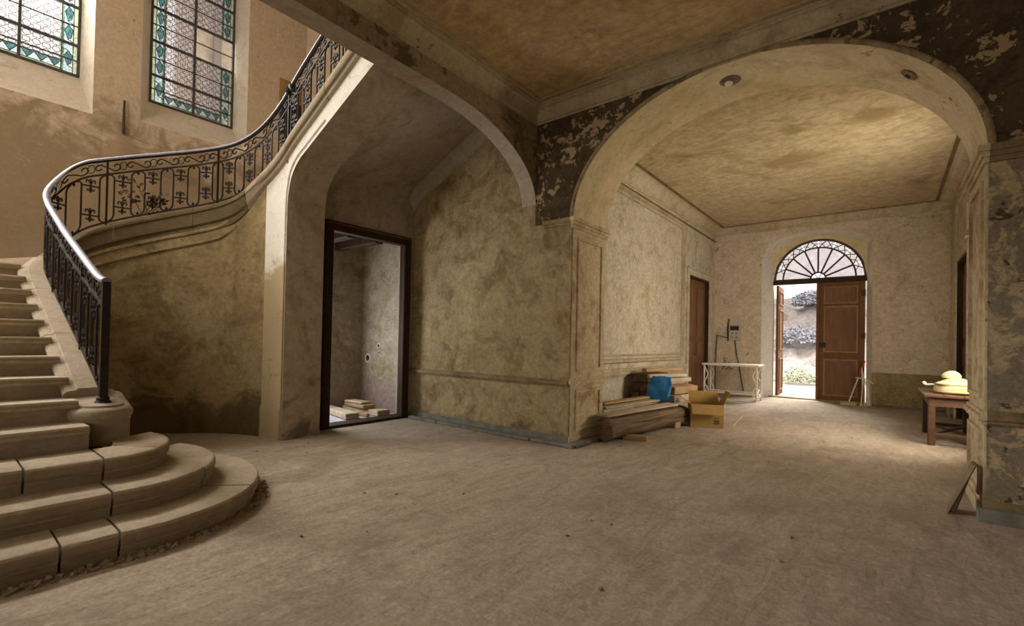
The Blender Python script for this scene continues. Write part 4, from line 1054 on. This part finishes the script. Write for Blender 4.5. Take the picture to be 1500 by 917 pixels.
for a, b in zip(ex, ex[1:]):
    mb.cur = 0; mb.quad((a, YE, outer_arch(a)), (b, YE, outer_arch(b)), (b, YE, ZK+.1), (a, YE, ZK+.1))
    mb.cur = 2
    ia, ib = lerp(IX0, IX1, (a-OX0)/(OX1-OX0)), lerp(IX0, IX1, (b-OX0)/(OX1-OX0))
    mb.quad((a, YE, outer_arch(a)), (b, YE, outer_arch(b)), (ib, YD, outer_arch(b)-.06), (ia, YD, outer_arch(a)-.06))
    # tympanum wall between reveal and fanlight
    def fan_z(x): return 2.95+.98*math.sqrt(max(1-((x-DCX)/DR)**2, 0))
    mb.cur = 3; mb.quad((ia, YD, fan_z(ia)), (ib, YD, fan_z(ib)), (ib, YD, outer_arch(b)-.05), (ia, YD, outer_arch(a)-.05))
    mb.quad((ia, YD, fan_z(ia)), (ib, YD, fan_z(ib)), (ib, YD+.16, fan_z(ib)), (ia, YD+.16, fan_z(ia)))
mb.cur = 2
mb.quad((OX0, YE, 0), (OX0, YE, OSP), (IX0, YD, OSP-.06), (IX0, YD, 0))
mb.quad((OX1, YE, 0), (OX1, YE, OSP), (IX1, YD, OSP-.06), (IX1, YD, 0))
mb.cur = 3
mb.box(CX0-.3, IX0, YD, YE+.5, 0, ZK+.1); mb.box(IX1, CX1+.3, YD, YE+.5, 0, ZK+.1); 
for a, b in zip(ex, ex[1:]):
    ia, ib = lerp(IX0, IX1, (a-OX0)/(OX1-OX0)), lerp(IX0, IX1, (b-OX0)/(OX1-OX0))
    mb.quad((ia, YE+.5, fan_z(ia)), (ib, YE+.5, fan_z(ib)), (ib, YE+.5, ZK+.1), (ia, YE+.5, ZK+.1))
struct('wall_end', mb, ['endwall', 'enddado', 'white_reveal', 'arch'], 'end wall of the passage around the arched front doorway', 'wall')
mb = MB()
for z0, z1, pr in ((.75, .78, .015), (.78, .81, .03), (.81, .83, .015)): mb.box(OX1, CX1, YE-pr, YE, z0, z1); mb.box(CX0, OX0, YE-pr, YE, z0, z1)
mb.box(CX1-.02, CX1, YE-.02, YE, .83, ZK-.2); mb.box(CX0, CX0+.025, YE-.025, YE, .0, ZK-.2)
tag(mb.build('trim_15', 'endwall'), 'dado moulding across the end wall either side of the front door', 'trim', kind='structure')
struct('baseboard_end', MB().cbox(OX1+.02, CX1, YE-.06, YE, 0, .04), 'ledge', 'low stone kerb at the foot of the end wall', 'kerb')
# front door
t = thing('door_1', 'arched front doorway with one brown leaf shut and one leaf open', 'door', kind='structure')
MB().cbox(IX0, IX1, YD-.02, YD+.10, 2.85, 2.95, .012).build('transom', 'darkwood', t)
MB().cbox(OX0+.1, OX1-.1, YD-.12, YD+.2, -.01, .03, .01).build('threshold', 'greyplank', t)
XS = -1.33
lf = MB().box(XS, IX1-.03, YD+.02, YD+.075, .03, 2.85).build('door_leaf', 'doorwood', t, label='closed brown panelled leaf')
yy = YD+.02
for za, zb, mt in ((.16, .98, 'doorwood2'), (1.20, 2.24, 'doorwood2'), (2.36, 2.72, 'doorwood2')):
    MB().box(XS+.16, IX1-.19, yy-.012, yy, za, zb).build('door_panel', mt, lf)
    mb = MB(); frame_xz(mb, yy, XS+.13, IX1-.16, za-.03, zb+.03, .03, .028); mb.build('panel_moulding', 'doorgold', lf)
MB().box(XS+.13, IX1-.16, yy-.045, yy-.012, 2.255, 2.285).build('rail_moulding', 'doorgold', lf)
MB().cbox(XS-.02, XS+.045, yy-.04, yy+.01, .03, 2.85).build('meeting_stile', 'doorwood', lf)
MB().cbox(XS+.05, XS+.17, yy-.05, yy, 1.28, 1.40, .01).build('lock_case', 'black', lf)
MB().tube([(XS+.1, yy-.05, 1.36), (XS+.1, yy-.09, 1.36), (XS+.2, yy-.09, 1.36)], .011, 6).build('handle', 'black', lf)
for z in (.4, 1.5, 2.5): MB().box(IX1-.10, IX1-.02, yy-.012, yy, z, z+.14).build('strap_hinge', 'black', lf)
lf2 = MB().box(-.0275, .0275, .02, .93, .03, 2.84).build('door_leaf', 'doorwood', t, label='open leaf swung outward')
lf2.location = (IX0+.09, YD+.06, 0); lf2.rotation_euler = (0, 0, .03)
for za, zb in ((.16, .98), (1.20, 2.24), (2.36, 2.72)):
    mb = MB(); frame_yz(mb, .0275, 1, .15, .78, za, zb, .03, .02); mb.build('panel_moulding', 'doorgold', lf2)
# fanlight
fan = thing('window_3', 'semicircular iron fanlight with radiating bars above the front door', 'window', kind='structure')
FZ = 2.955; RH, RV = DR-.02, .965; FY = YD+.07
def fp_(r, a): return (DCX+RH*r*math.cos(a), FY, FZ+RV*r*math.sin(a))
mb = MB(); mb.tube([fp_(1.0, PI*i/32) for i in range(33)], .036, 5); mb.build('outer_ring', 'lead', fan)
mb = MB(); mb.tube([fp_(.80, PI*i/28) for i in range(29)], .02, 5); mb.build('inner_ring', 'lead', fan)
mb = MB(); mb.tube([fp_(.17, PI*i/12) for i in range(13)], .022, 5); mb.build('hub_ring', 'lead', fan)
MB().box(DCX-RH, DCX+RH, FY-.025, FY+.025, FZ-.01, FZ+.03).build('base_bar', 'lead', fan)
NS = 8
for i in range(1, NS):
    a = PI*i/NS; MB().tube([fp_(.17, a), fp_(.80, a)], .021, 5).build('spoke', 'lead', fan)
for i in range(1, NS):
    a = PI*i/NS; d = PI/NS/2
    mb = MB(); mb.tube([fp_(1.0, a-d), fp_(.8, a), fp_(1.0, a+d)], .014, 4); mb.build('chevron_bar', 'lead', fan)
    mb = MB(); mb.tube([fp_(.80, a-d*1.0), fp_(.9, a-d*.4), fp_(.9, a+d*.4), fp_(.80, a+d)], .010, 4); mb.build('loop_bar', 'lead', fan)
for i in range(2): MB().tube([fp_(.17, PI*(i+1)/3), (DCX, FY, FZ+.01)], .012, 4).build('hub_bar', 'lead', fan)
for i in range(NS):
    a0, a1 = PI*i/NS+.01, PI*(i+1)/NS-.01
    for r0, r1, nm in ((.18, .79, 'pane'), (.81, .98, 'rim_pane')):
        arc = [fp_(r0, lerp(a0, a1, j/4)) for j in range(5)]+[fp_(r1, lerp(a1, a0, j/6)) for j in range(7)]
        MB().prism([(p[0], p[2]) for p in arc], FY-.003, FY+.003, 1).build(nm, 'g_fan', fan)

# ------------------------------------------------------------------ outdoors
mb, _, _ = grid(-22, 18, YE+.5, 40, 40, 30, .06, 'gravel', '', '', -.06)
struct('ground_outside', mb, 'gravel', 'pale sunlit gravel outside the front door', 'ground', True)
struct('ground_yard', MB().box(-30, -10.6, -12, 20, -.3, -.05), 'gravel', 'yard outside the stair windows', 'ground')
mb = MB(); vs = []; fs = []; nx, nz = 70, 40
for j in range(nz+1):
    for i in range(nx+1):
        x = lerp(-14, 9, i/nx); v = j/nz
        y = 21+v*7; z = -.1+v*5.2*(1+.25*math.sin(x*.4)); nn_ = NZ.noise(Vector((x*.8, v*6, 1)))+.6*NZ.noise(Vector((x*2.3, v*15, 5)))
        vs.append((x, y-.55*nn_, z+.35*nn_))
for j in range(nz):
    for i in range(nx): fs.append((j*(nx+1)+i, j*(nx+1)+i+1, (j+1)*(nx+1)+i+1, (j+1)*(nx+1)+i))
mb.add(vs, fs); struct('ground_bank', mb, 'hill', 'rocky pale bank rising beyond the front door', 'bank', True)
def bush(name, label, loc, r, n, mt, hz=1.0, seed=1):
    rnd = random.Random(seed); mb = MB()
    for i in range(n):
        a = rnd.uniform(0, 2*PI); u = rnd.uniform(-.2, 1); rr = rnd.uniform(.55, 1)*r; q = math.sqrt(1-min(1, u*u))
        p = Vector((rr*q*math.cos(a), rr*q*math.sin(a), max(.02, rr*u*hz+.15*r)))
        d = Vector((rnd.uniform(-1, 1), rnd.uniform(-1, 1), rnd.uniform(-.4, 1))).normalized()*.075*r; e = d.orthogonal().normalized()*.04*r
        mb.add([p-d, p+e, p+d, p-e], [(0, 1, 2, 3)])
    t = thing(name, label, 'bush', loc)
    mb.build('foliage', mt, t)
    MB().tube([(0, 0, 0), (.02, 0, r*.5*hz), (0, .02, r*.9*hz)], [.05*r+.01, .04*r, .02*r], 6).build('stem', 'dark_stone', t)
    return t
bush('shrub', 'low dull green shrub at the foot of the bank outside', (-2.4, 19.6, 0), .6, 900, 'leaf', .8, 3)
bush('shrub', 'violet-grey shrub halfway up the bank outside the open door', (-2.9, 23.3, 1.4), .9, 1300, 'leafgrey', .7, 5)
bush('tree', 'dark grey-green tree crown at the top of the bank outside', (-2.6, 26.2, 3.2), 1.1, 1600, 'leafgrey', .55, 8)
mb = MB(); mb.box(-16.5, -16, 4.4, 7.5, -.05, 16); 
t = thing('neighbour_building', 'tan rendered building wing seen through the clear window pane', 'building', (0, 0, 0))
mb.build('wall', 'tan_render', t); MB().box(-16.0, -15.85, 5.22, 5.42, -.05, 16).build('pilaster', 'dark_stone', t)

# ------------------------------------------------------------------ things in the passage
def log_beam():
    mb = MB(); rows = []
    L = 2.15; nseg = 22
    for i in range(nseg+1):
        y = -L/2+L*i/nseg; row = []
        for k in range(16):
            a = 2*PI*k/16+PI/16; c, s_ = math.cos(a), math.sin(a); q = 1/max(abs(c), abs(s_)); rr = .135*min(q, 1.12)
            rr *= 1+.10*NZ.noise(Vector((c*2, y*1.6, s_*2)))+.07*NZ.noise(Vector((c*6, y*9, s_*6)))
            row.append((rr*c, y+.012*NZ.noise(Vector((c*5, s_*5, i))), rr*s_+.135))
        rows.append(row)
    mb.sweep(rows); return mb
t = thing('timber_beam', 'heavy rough-hewn timber lying along the left passage wall', 'timber', (-2.72, 6.60, .03), -.12)
log_beam().build('beam_body', 'log', t, True)
MB().cbox(-.10, .10, -1.083, -1.07, .06, .2, .01).build('sawn_end', 'logend', t)
def plank(name, lb, loc, size, rot, mt, grp):
    lx, ly, lz = size; o = MB().cbox(-lx/2, lx/2, -ly/2, ly/2, 0, lz, .006).build(name, mt); o.location = loc; o.rotation_euler = rot
    return tag(o, lb, 'plank', grp)
G = 'boards lying on the old timber'
plank('board', 'wide pale board lying on the old timber nearest the wall', (-3.17, 6.80, .30), (.28, 1.6, .035), (0, -.06, -.10), 'plank', G)
plank('board', 'upper pale board on the old timber, second from the wall', (-3.12, 6.82, .342), (.24, 1.5, .03), (0, -.05, -.14), 'plank', G)
plank('board', 'narrow bright board along the front of the old timber', (-2.80, 6.55, .318), (.20, 1.9, .03), (0, 0, -.13), 'plank', G)
plank('board', 'short pale board topping the boards by the wall', (-3.20, 6.85, .385), (.15, 1.35, .03), (0, -.05, -.1), 'plank2', G)
for i, (lb, loc, size, rot) in enumerate((('small wood block wedged under the near end of the timber', (-2.62, 5.95, 0), (.32, .10, .07), (0, 0, .3)), ('small pale offcut beside the cardboard box', (-2.60, 7.30, 0), (.22, .12, .09), (0, 0, -.4)))):
    plank('wood_offcut', lb, loc, size, rot, 'plank2', 'offcuts on the floor')
# pile of short timbers behind: each its own thing
rows_ = []
for r in range(5):
    for c in range(2):
        rows_.append((-3.42+.16*c+random.uniform(-.004, .004), 8.25+random.uniform(-.08, .08), .0+r*.155, .145, .95, .145))
names = ['bottom', 'second', 'third', 'fourth', 'top']
for i, (x, y, z, a, b, c) in enumerate(rows_):
    plank('stacked_timber', f'dark-ended short timber in the {names[i//2]} row of the stack, {"wall" if i % 2 == 0 else "passage"} side', (x, y, z), (a, b, c), (0, 0, 0), 'log', 'stack of short timbers by the wall')
G = 'pale battens laid across the stack'
for i, (loc, size, rot, mt, lb) in enumerate((((-3.16, 8.35, .80), (.10, 1.1, .06), (0, 0, -.25), 'plank2', 'topmost tan batten across the timber stack'),
        ((-3.05, 8.2, .71), (.13, 1.0, .055), (0, 0, -.32), 'plank', 'pale batten just under the topmost one on the stack'),
        ((-2.98, 8.3, .625), (.22, .9, .07), (0, 0, -.22), 'plank', 'broad pale batten beside the blue cloth'),
        ((-2.86, 8.35, .45), (.26, .75, .12), (0, .1, -.2), 'plank2', 'thick tan beam end between stack and box'),
        ((-2.86, 8.3, .3), (.26, .8, .12), (0, 0, -.12), 'plank', 'pale beam end low behind the box'))):
    plank('batten', lb, loc, size, rot, mt, G)
# blue cloth draped over the front
mb = MB(); vs = []; fs = []; nu, nv = 12, 12
for j in range(nv+1):
    for i in range(nu+1):
        u, v = i/nu, j/nv
        y = 7.66-.03*NZ.noise(Vector((u*4, v*4, 2)))-.05*v; x = lerp(-3.16, -2.80, u)+.04*math.sin(v*3)-.08*v*(1-u); z = .74-.5*v*(1-.25*u)+.03*NZ.noise(Vector((u*5, v*3, 8)))
        vs.append((x, y+.12*(1-v)**2, z))
for j in range(nv):
    for i in range(nu): fs.append((j*(nu+1)+i, j*(nu+1)+i+1, (j+1)*(nu+1)+i+1, (j+1)*(nu+1)+i))
o = mb.add(vs, fs).build('blue_cloth', 'blue', None, True); sm = o.modifiers.new('thickness', 'SOLIDIFY'); sm.thickness = .012
tag(o, 'crumpled bright blue cloth hung over the timber stack', 'cloth')
# cardboard box
t = thing('cardboard_box', 'open brown cardboard box with raised flaps beside the timber', 'box', (-2.26, 7.80, 0), .42)
W, D, Hh, th = .24, .20, .36, .008
for nm, b in (('front_panel', (-W, W, -D, -D+th, 0, Hh)), ('back_panel', (-W, W, D-th, D, 0, Hh)), ('side_panel', (-W, -W+th, -D+th, D-th, 0, Hh)), ('side_panel', (W-th, W, -D+th, D-th, 0, Hh)), ('bottom_panel', (-W+th, W-th, -D+th, D-th, 0, th))):
    MB().box(*b).build(nm, 'card', t)
def flap(w0, w1, h, loc, rot):
    mb = MB(); mb.prism([(-w0, 0), (w0, 0), (w1, h), (-w1, h)], -th/2, th/2, 1); o = mb.build('flap', 'card', t); o.location = loc; o.rotation_euler = rot
flap(D-.01, D-.03, .22, (W-.004, 0, Hh), (.45, 0, PI/2)); flap(D-.01, D-.03, .2, (-W+.004, 0, Hh), (-1.0, 0, PI/2))
flap(W-.01, W-.02, .18, (0, D-.004, Hh), (-.3, 0, 0)); flap(W-.01, W-.02, .17, (0, -D+.004, Hh), (2.6, 0, 0))
MB().box(.10, .18, -D-.0015, -D, .06, .13).build('printed_mark', 'carddark', t)
MB().box(.10, .18, -D-.0015, -D, .15, .165).build('printed_mark', 'carddark', t)
plank('wood_offcut', 'thin pale stick leaning on the right side of the cardboard box', (-1.90, 8.05, .0), (.03, .5, .02), (.7, 0, -.5), 'plank', 'offcuts on the floor')

# white metal stand
t = thing('metal_stand', 'white painted iron stand with curly legs by the end wall', 'stand', (-2.90, 12.15, 0))
hx, hy, hz = .58, .26, .80
for sx in (-1, 1):
    for sy in (-1, 1):
        mb = MB(); mb.tube([(sx*hx, sy*hy, 0), (sx*hx, sy*hy, hz)], .022, 6); lg = mb.build('leg', 'whitemetal', t)
        mb = MB(); mb.tube([(sx*(hx-.05-.035*math.sin(j*.9)), sy*hy, .10+j*.055) for j in range(13)], .016, 5); mb.build('wavy_bar', 'whitemetal', lg)
    mb = MB(); mb.tube([(sx*hx, -hy, .1), (sx*hx, hy, .1)], .016, 6); mb.tube([(sx*hx, -hy+.1, .18), (sx*hx, 0, .12), (sx*hx, hy-.1, .18), (sx*hx, 0, .26)], .014, 5, True); mb.build('scroll_stretcher', 'whitemetal', t)
MB().cbox(-hx-.05, hx+.05, -hy-.05, hy+.05, hz, hz+.05, .01).build('top', 'whitemetal', t)
for sy in (-1, 1): MB().tube([(-hx, sy*hy, .16), (hx, sy*hy, .16)], .018, 6).build('stretcher', 'whitemetal', t)

# electric meter and cables
t = thing('electric_meter', 'grey electric meter box with dark display on the end wall', 'meter', (-3.10, YE, 1.42))
MB().cbox(-.14, .14, -.09, 0, 0, .40, .012).build('case', 'greybox', t)
MB().box(-.10, .11, -.098, -.09, .26, .37).build('display', 'black', t)
for ix in range(2):
    for iz in range(2): MB().lathe([(0, 0), (.016, 0), (.016, .01), (0, .01)], (0, 0, 0), 10).rot(Matrix.Translation((-.05+.1*ix, -.09, .08+.1*iz)) @ Matrix.Rotation(PI/2, 4, 'X')).build('screw_cap', 'black', t)
mb = MB(); mb.tube([(-3.10, YE-.02, 1.42), (-3.06, YE-.02, 1.1), (-2.98, YE-.02, .7), (-2.88, YE-.02, .12)], .012, 5)
tag(mb.build('power_cable', 'black', None, True), 'thin dark cable hanging from the meter to the floor', 'cable')
mb = MB(); mb.tube([(CX0+.06, YE-.03, .05), (CX0+.07, YE-.03, 1.2), (CX0+.10, YE-.03, 1.55), (-3.35, YE-.03, 1.50), (-3.26, YE-.03, 1.48)], .014, 5); mb.tube([(-3.26, YE-.03, 1.40), (-3.28, YE-.03, 1.70), (-3.24, YE-.03, 1.98)], .014, 5)
tag(mb.build('conduit', 'dark_stone', None, True), 'old conduit running up the passage corner to the meter', 'conduit')

# broom and sticks by the door
t = thing('broom', 'broom with red and pale handle leaning on the shut door leaf', 'broom', (-.66, 12.98, 0))
a_, b_ = Vector((0, 0, .07)), Vector((.27, .42, .99))
MB().tube([a_, a_.lerp(b_, .58)], .013, 7).build('handle', 'creamlight', t, True)
MB().tube([a_.lerp(b_, .58), b_], .016, 7).build('grip', 'red', t, True, label='red upper handle')
MB().cbox(-.16, .14, -.035, .035, .045, .085, .008).build('head', 'plank2', t)
MB().box(-.15, .13, -.03, .03, 0, .045).build('bristles', 'straw', t)
for i in range(5):
    x0 = -.42+.035*i+random.uniform(-.02, .02); mb = MB(); top = Vector((-.30+random.uniform(-.14, .06), 13.16, random.uniform(.55, .85)))
    mb.tube([(x0, 12.95+.03*i, .005), ((x0+top.x)/2+.02, 13.05, top.z*.5), top], [.014, .012, .009], 5)
    tag(mb.build('stick', 'creamlight', None, True), ['leftmost pale stick propped beside the broom', 'second pale stick from the broom at the door jamb', 'middle pale stick of the bunch at the door jamb', 'fourth pale stick of the bunch at the door jamb', 'rightmost pale stick standing at the door jamb'][i], 'stick', 'sticks at the door jamb')
mb = MB(); mb.tube([(-.55, 13.12, .62), (-.35, 13.08, .60), (-.22, 13.12, .50)], .012, 5)
tag(mb.build('twig', 'creamlight', None, True), 'bent twig lying across the sticks at the door jamb', 'twig')

# table
t = thing('wooden_table', 'dark wooden table with low stretchers by the right passage wall', 'table', (0, 0, 0))
tx0, tx1, ty0, ty1, tz = .39, .99, 8.42, 9.82, .69
for i in range(3): MB().cbox(lerp(tx0, tx1, i/3)+.001, lerp(tx0, tx1, (i+1)/3)-.001, ty0, ty1, tz-.04, tz, .006).build('top_board', 'tablewood', t)
LG = [(tx0+.05, ty0+.05), (tx0+.05, ty1-.1), (tx1-.09, ty0+.05), (tx1-.09, ty1-.1)]
for x, y in LG: MB().cbox(x, x+.075, y, y+.075, 0, tz-.04, .008).build('leg', 'tablewood', t)
MB().box(tx0+.06, tx0+.085, ty0+.12, ty1-.1, tz-.16, tz-.04).build('apron', 'tablewood', t); MB().box(tx0+.12, tx1-.09, ty0+.06, ty0+.085, tz-.16, tz-.04).build('apron', 'tablewood', t)
MB().box(tx0+.12, tx1-.09, ty1-.07, ty1-.045, tz-.16, tz-.04).build('apron', 'tablewood', t); MB().box(tx1-.06, tx1-.035, ty0+.12, ty1-.1, tz-.16, tz-.04).build('apron', 'tablewood', t)
MB().cbox(tx0+.12, tx1-.09, ty0+.07, ty0+.11, .12, .17).build('stretcher', 'tablewood', t); MB().cbox(tx0+.12, tx1-.09, ty1-.08, ty1-.04, .12, .17).build('stretcher', 'tablewood', t)
mb = MB(); mb.tube([(tx0+.09, ty0+.1, .15), (tx1-.05, ty1-.08, .15)], .022, 4); mb.build('cross_stretcher', 'tablewood', t)
mb = MB(); mb.tube([(tx1-.05, ty0+.1, .15), (tx0+.09, ty1-.08, .15)], .022, 4); mb.build('cross_stretcher', 'tablewood', t)
# soft bundle on the table
def lump(name, lb, cat, loc, prof, mt, sx=1, sy=1, parts=()):
    mb = MB(); rows = []
    for r, z in prof:
        row = []
        for k in range(20):
            a = 2*PI*k/20; q = 1+.13*NZ.noise(Vector((math.cos(a)*1.6, math.sin(a)*1.6, z*9+loc[0])))
            row.append((r*sx*q*math.cos(a), r*sy*q*math.sin(a), z))
        rows.append(row)
    mb.sweep(rows); o = mb.build(name, mt, None, True); o.location = loc
    return tag(o, lb, cat)
lump('folded_blanket', 'thick ochre folded bundle at the bottom of the heap on the table', 'bundle', (.74, 8.82, tz), [(.0, 0), (.20, .0), (.23, .03), (.23, .09), (.20, .115), (0, .12)], 'cream', 1.0, 1.3)
lump('folded_cloth', 'pale cloth lying in the middle of the heap on the table', 'cloth', (.74, 8.82, tz+.12), [(0, 0), (.21, .0), (.22, .02), (.16, .05), (.10, .09), (0, .10)], 'cream', .95, 1.2)
lump('cap', 'small cream cap crowning the heap on the table', 'cap', (.70, 8.84, tz+.215), [(0, 0), (.10, .0), (.105, .03), (.08, .07), (.04, .095), (0, .10)], 'cream', 1, 1)
mb = MB(); mb.tube([(.44, 8.95, tz+.1), (.52, 8.9, tz+.11), (.60, 8.86, tz+.05), (.62, 8.8, tz+.012)], .016, 6); mb.tube([(.44, 8.95, tz+.1), (.42, 8.99, tz+.13)], .02, 6)
tag(mb.build('pale_tool', 'creamlight', None, True), 'pale bent tool sticking out left of the heap on the table', 'tool')
# small stool beyond the table
t = thing('stool', 'small wooden stool half hidden behind the table', 'stool', (.80, 12.55, 0))
MB().cbox(-.16, .16, -.16, .16, .38, .42, .006).build('seat', 'plank2', t)
for sx in (-1, 1):
    for sy in (-1, 1): MB().tube([(sx*.15, sy*.15, 0), (sx*.12, sy*.12, .38)], .022, 5).build('leg', 'plank2', t)

# boards leaning on the right pier
for i, (x0, y0_, lb) in enumerate(((.385, 5.12, 'grey board leaning on the right arch pier, left one'), (.43, 5.20, 'grey board leaning on the right arch pier, right one'))):
    mb = MB(); a, b = Vector((x0, y0_, .0)), Vector((.545, y0_+.03, .40)); d = (b-a).normalized(); sd = Vector((.25, .97, 0)).normalized(); nn_ = d.cross(sd)
    L = (b-a).length; wv = .045; tv = .012
    vs = [a+d*(L*l)+sd*(wv*s1)+nn_*(tv*s2) for l in (0, 1) for s1 in (-1, 1) for s2 in (-1, 1)]
    zmin = min(v.z for v in vs); vs = [v-Vector((0, 0, zmin)) for v in vs]
    mb.add(vs, [(0, 1, 3, 2), (4, 6, 7, 5), (0, 4, 5, 1), (2, 3, 7, 6), (0, 2, 6, 4), (1, 5, 7, 3)])
    tag(mb.build('leaning_board', 'greyplank'), lb, 'board', 'boards leaning on the pier')

# crumbs scattered over the floor
mb = MB()
for i in range(140):
    x, y = random.uniform(-5.6, 1.5), random.uniform(1.3, 9)
    if x < -2.9 and y > 4.9: continue
    r = random.choice([.003, .004, .005, .007, .011]); h = r*.7
    R = Matrix.Rotation(random.uniform(0, PI), 3, 'Z')
    vs = [Vector((x, y, .004+h*.5))+R @ Vector((sx*r, sy*r*.7, sz*h*.5)) for sz in (-1, 1) for sy in (-1, 1) for sx in (-1, 1)]
    mb.add(vs, [(0, 2, 3, 1), (4, 5, 7, 6), (0, 1, 5, 4), (2, 6, 7, 3), (0, 4, 6, 2), (1, 3, 7, 5)])
tag(mb.build('floor_crumbs', 'rubble'), 'crumbs of fallen plaster scattered over the dusty floor', 'debris', kind='stuff')
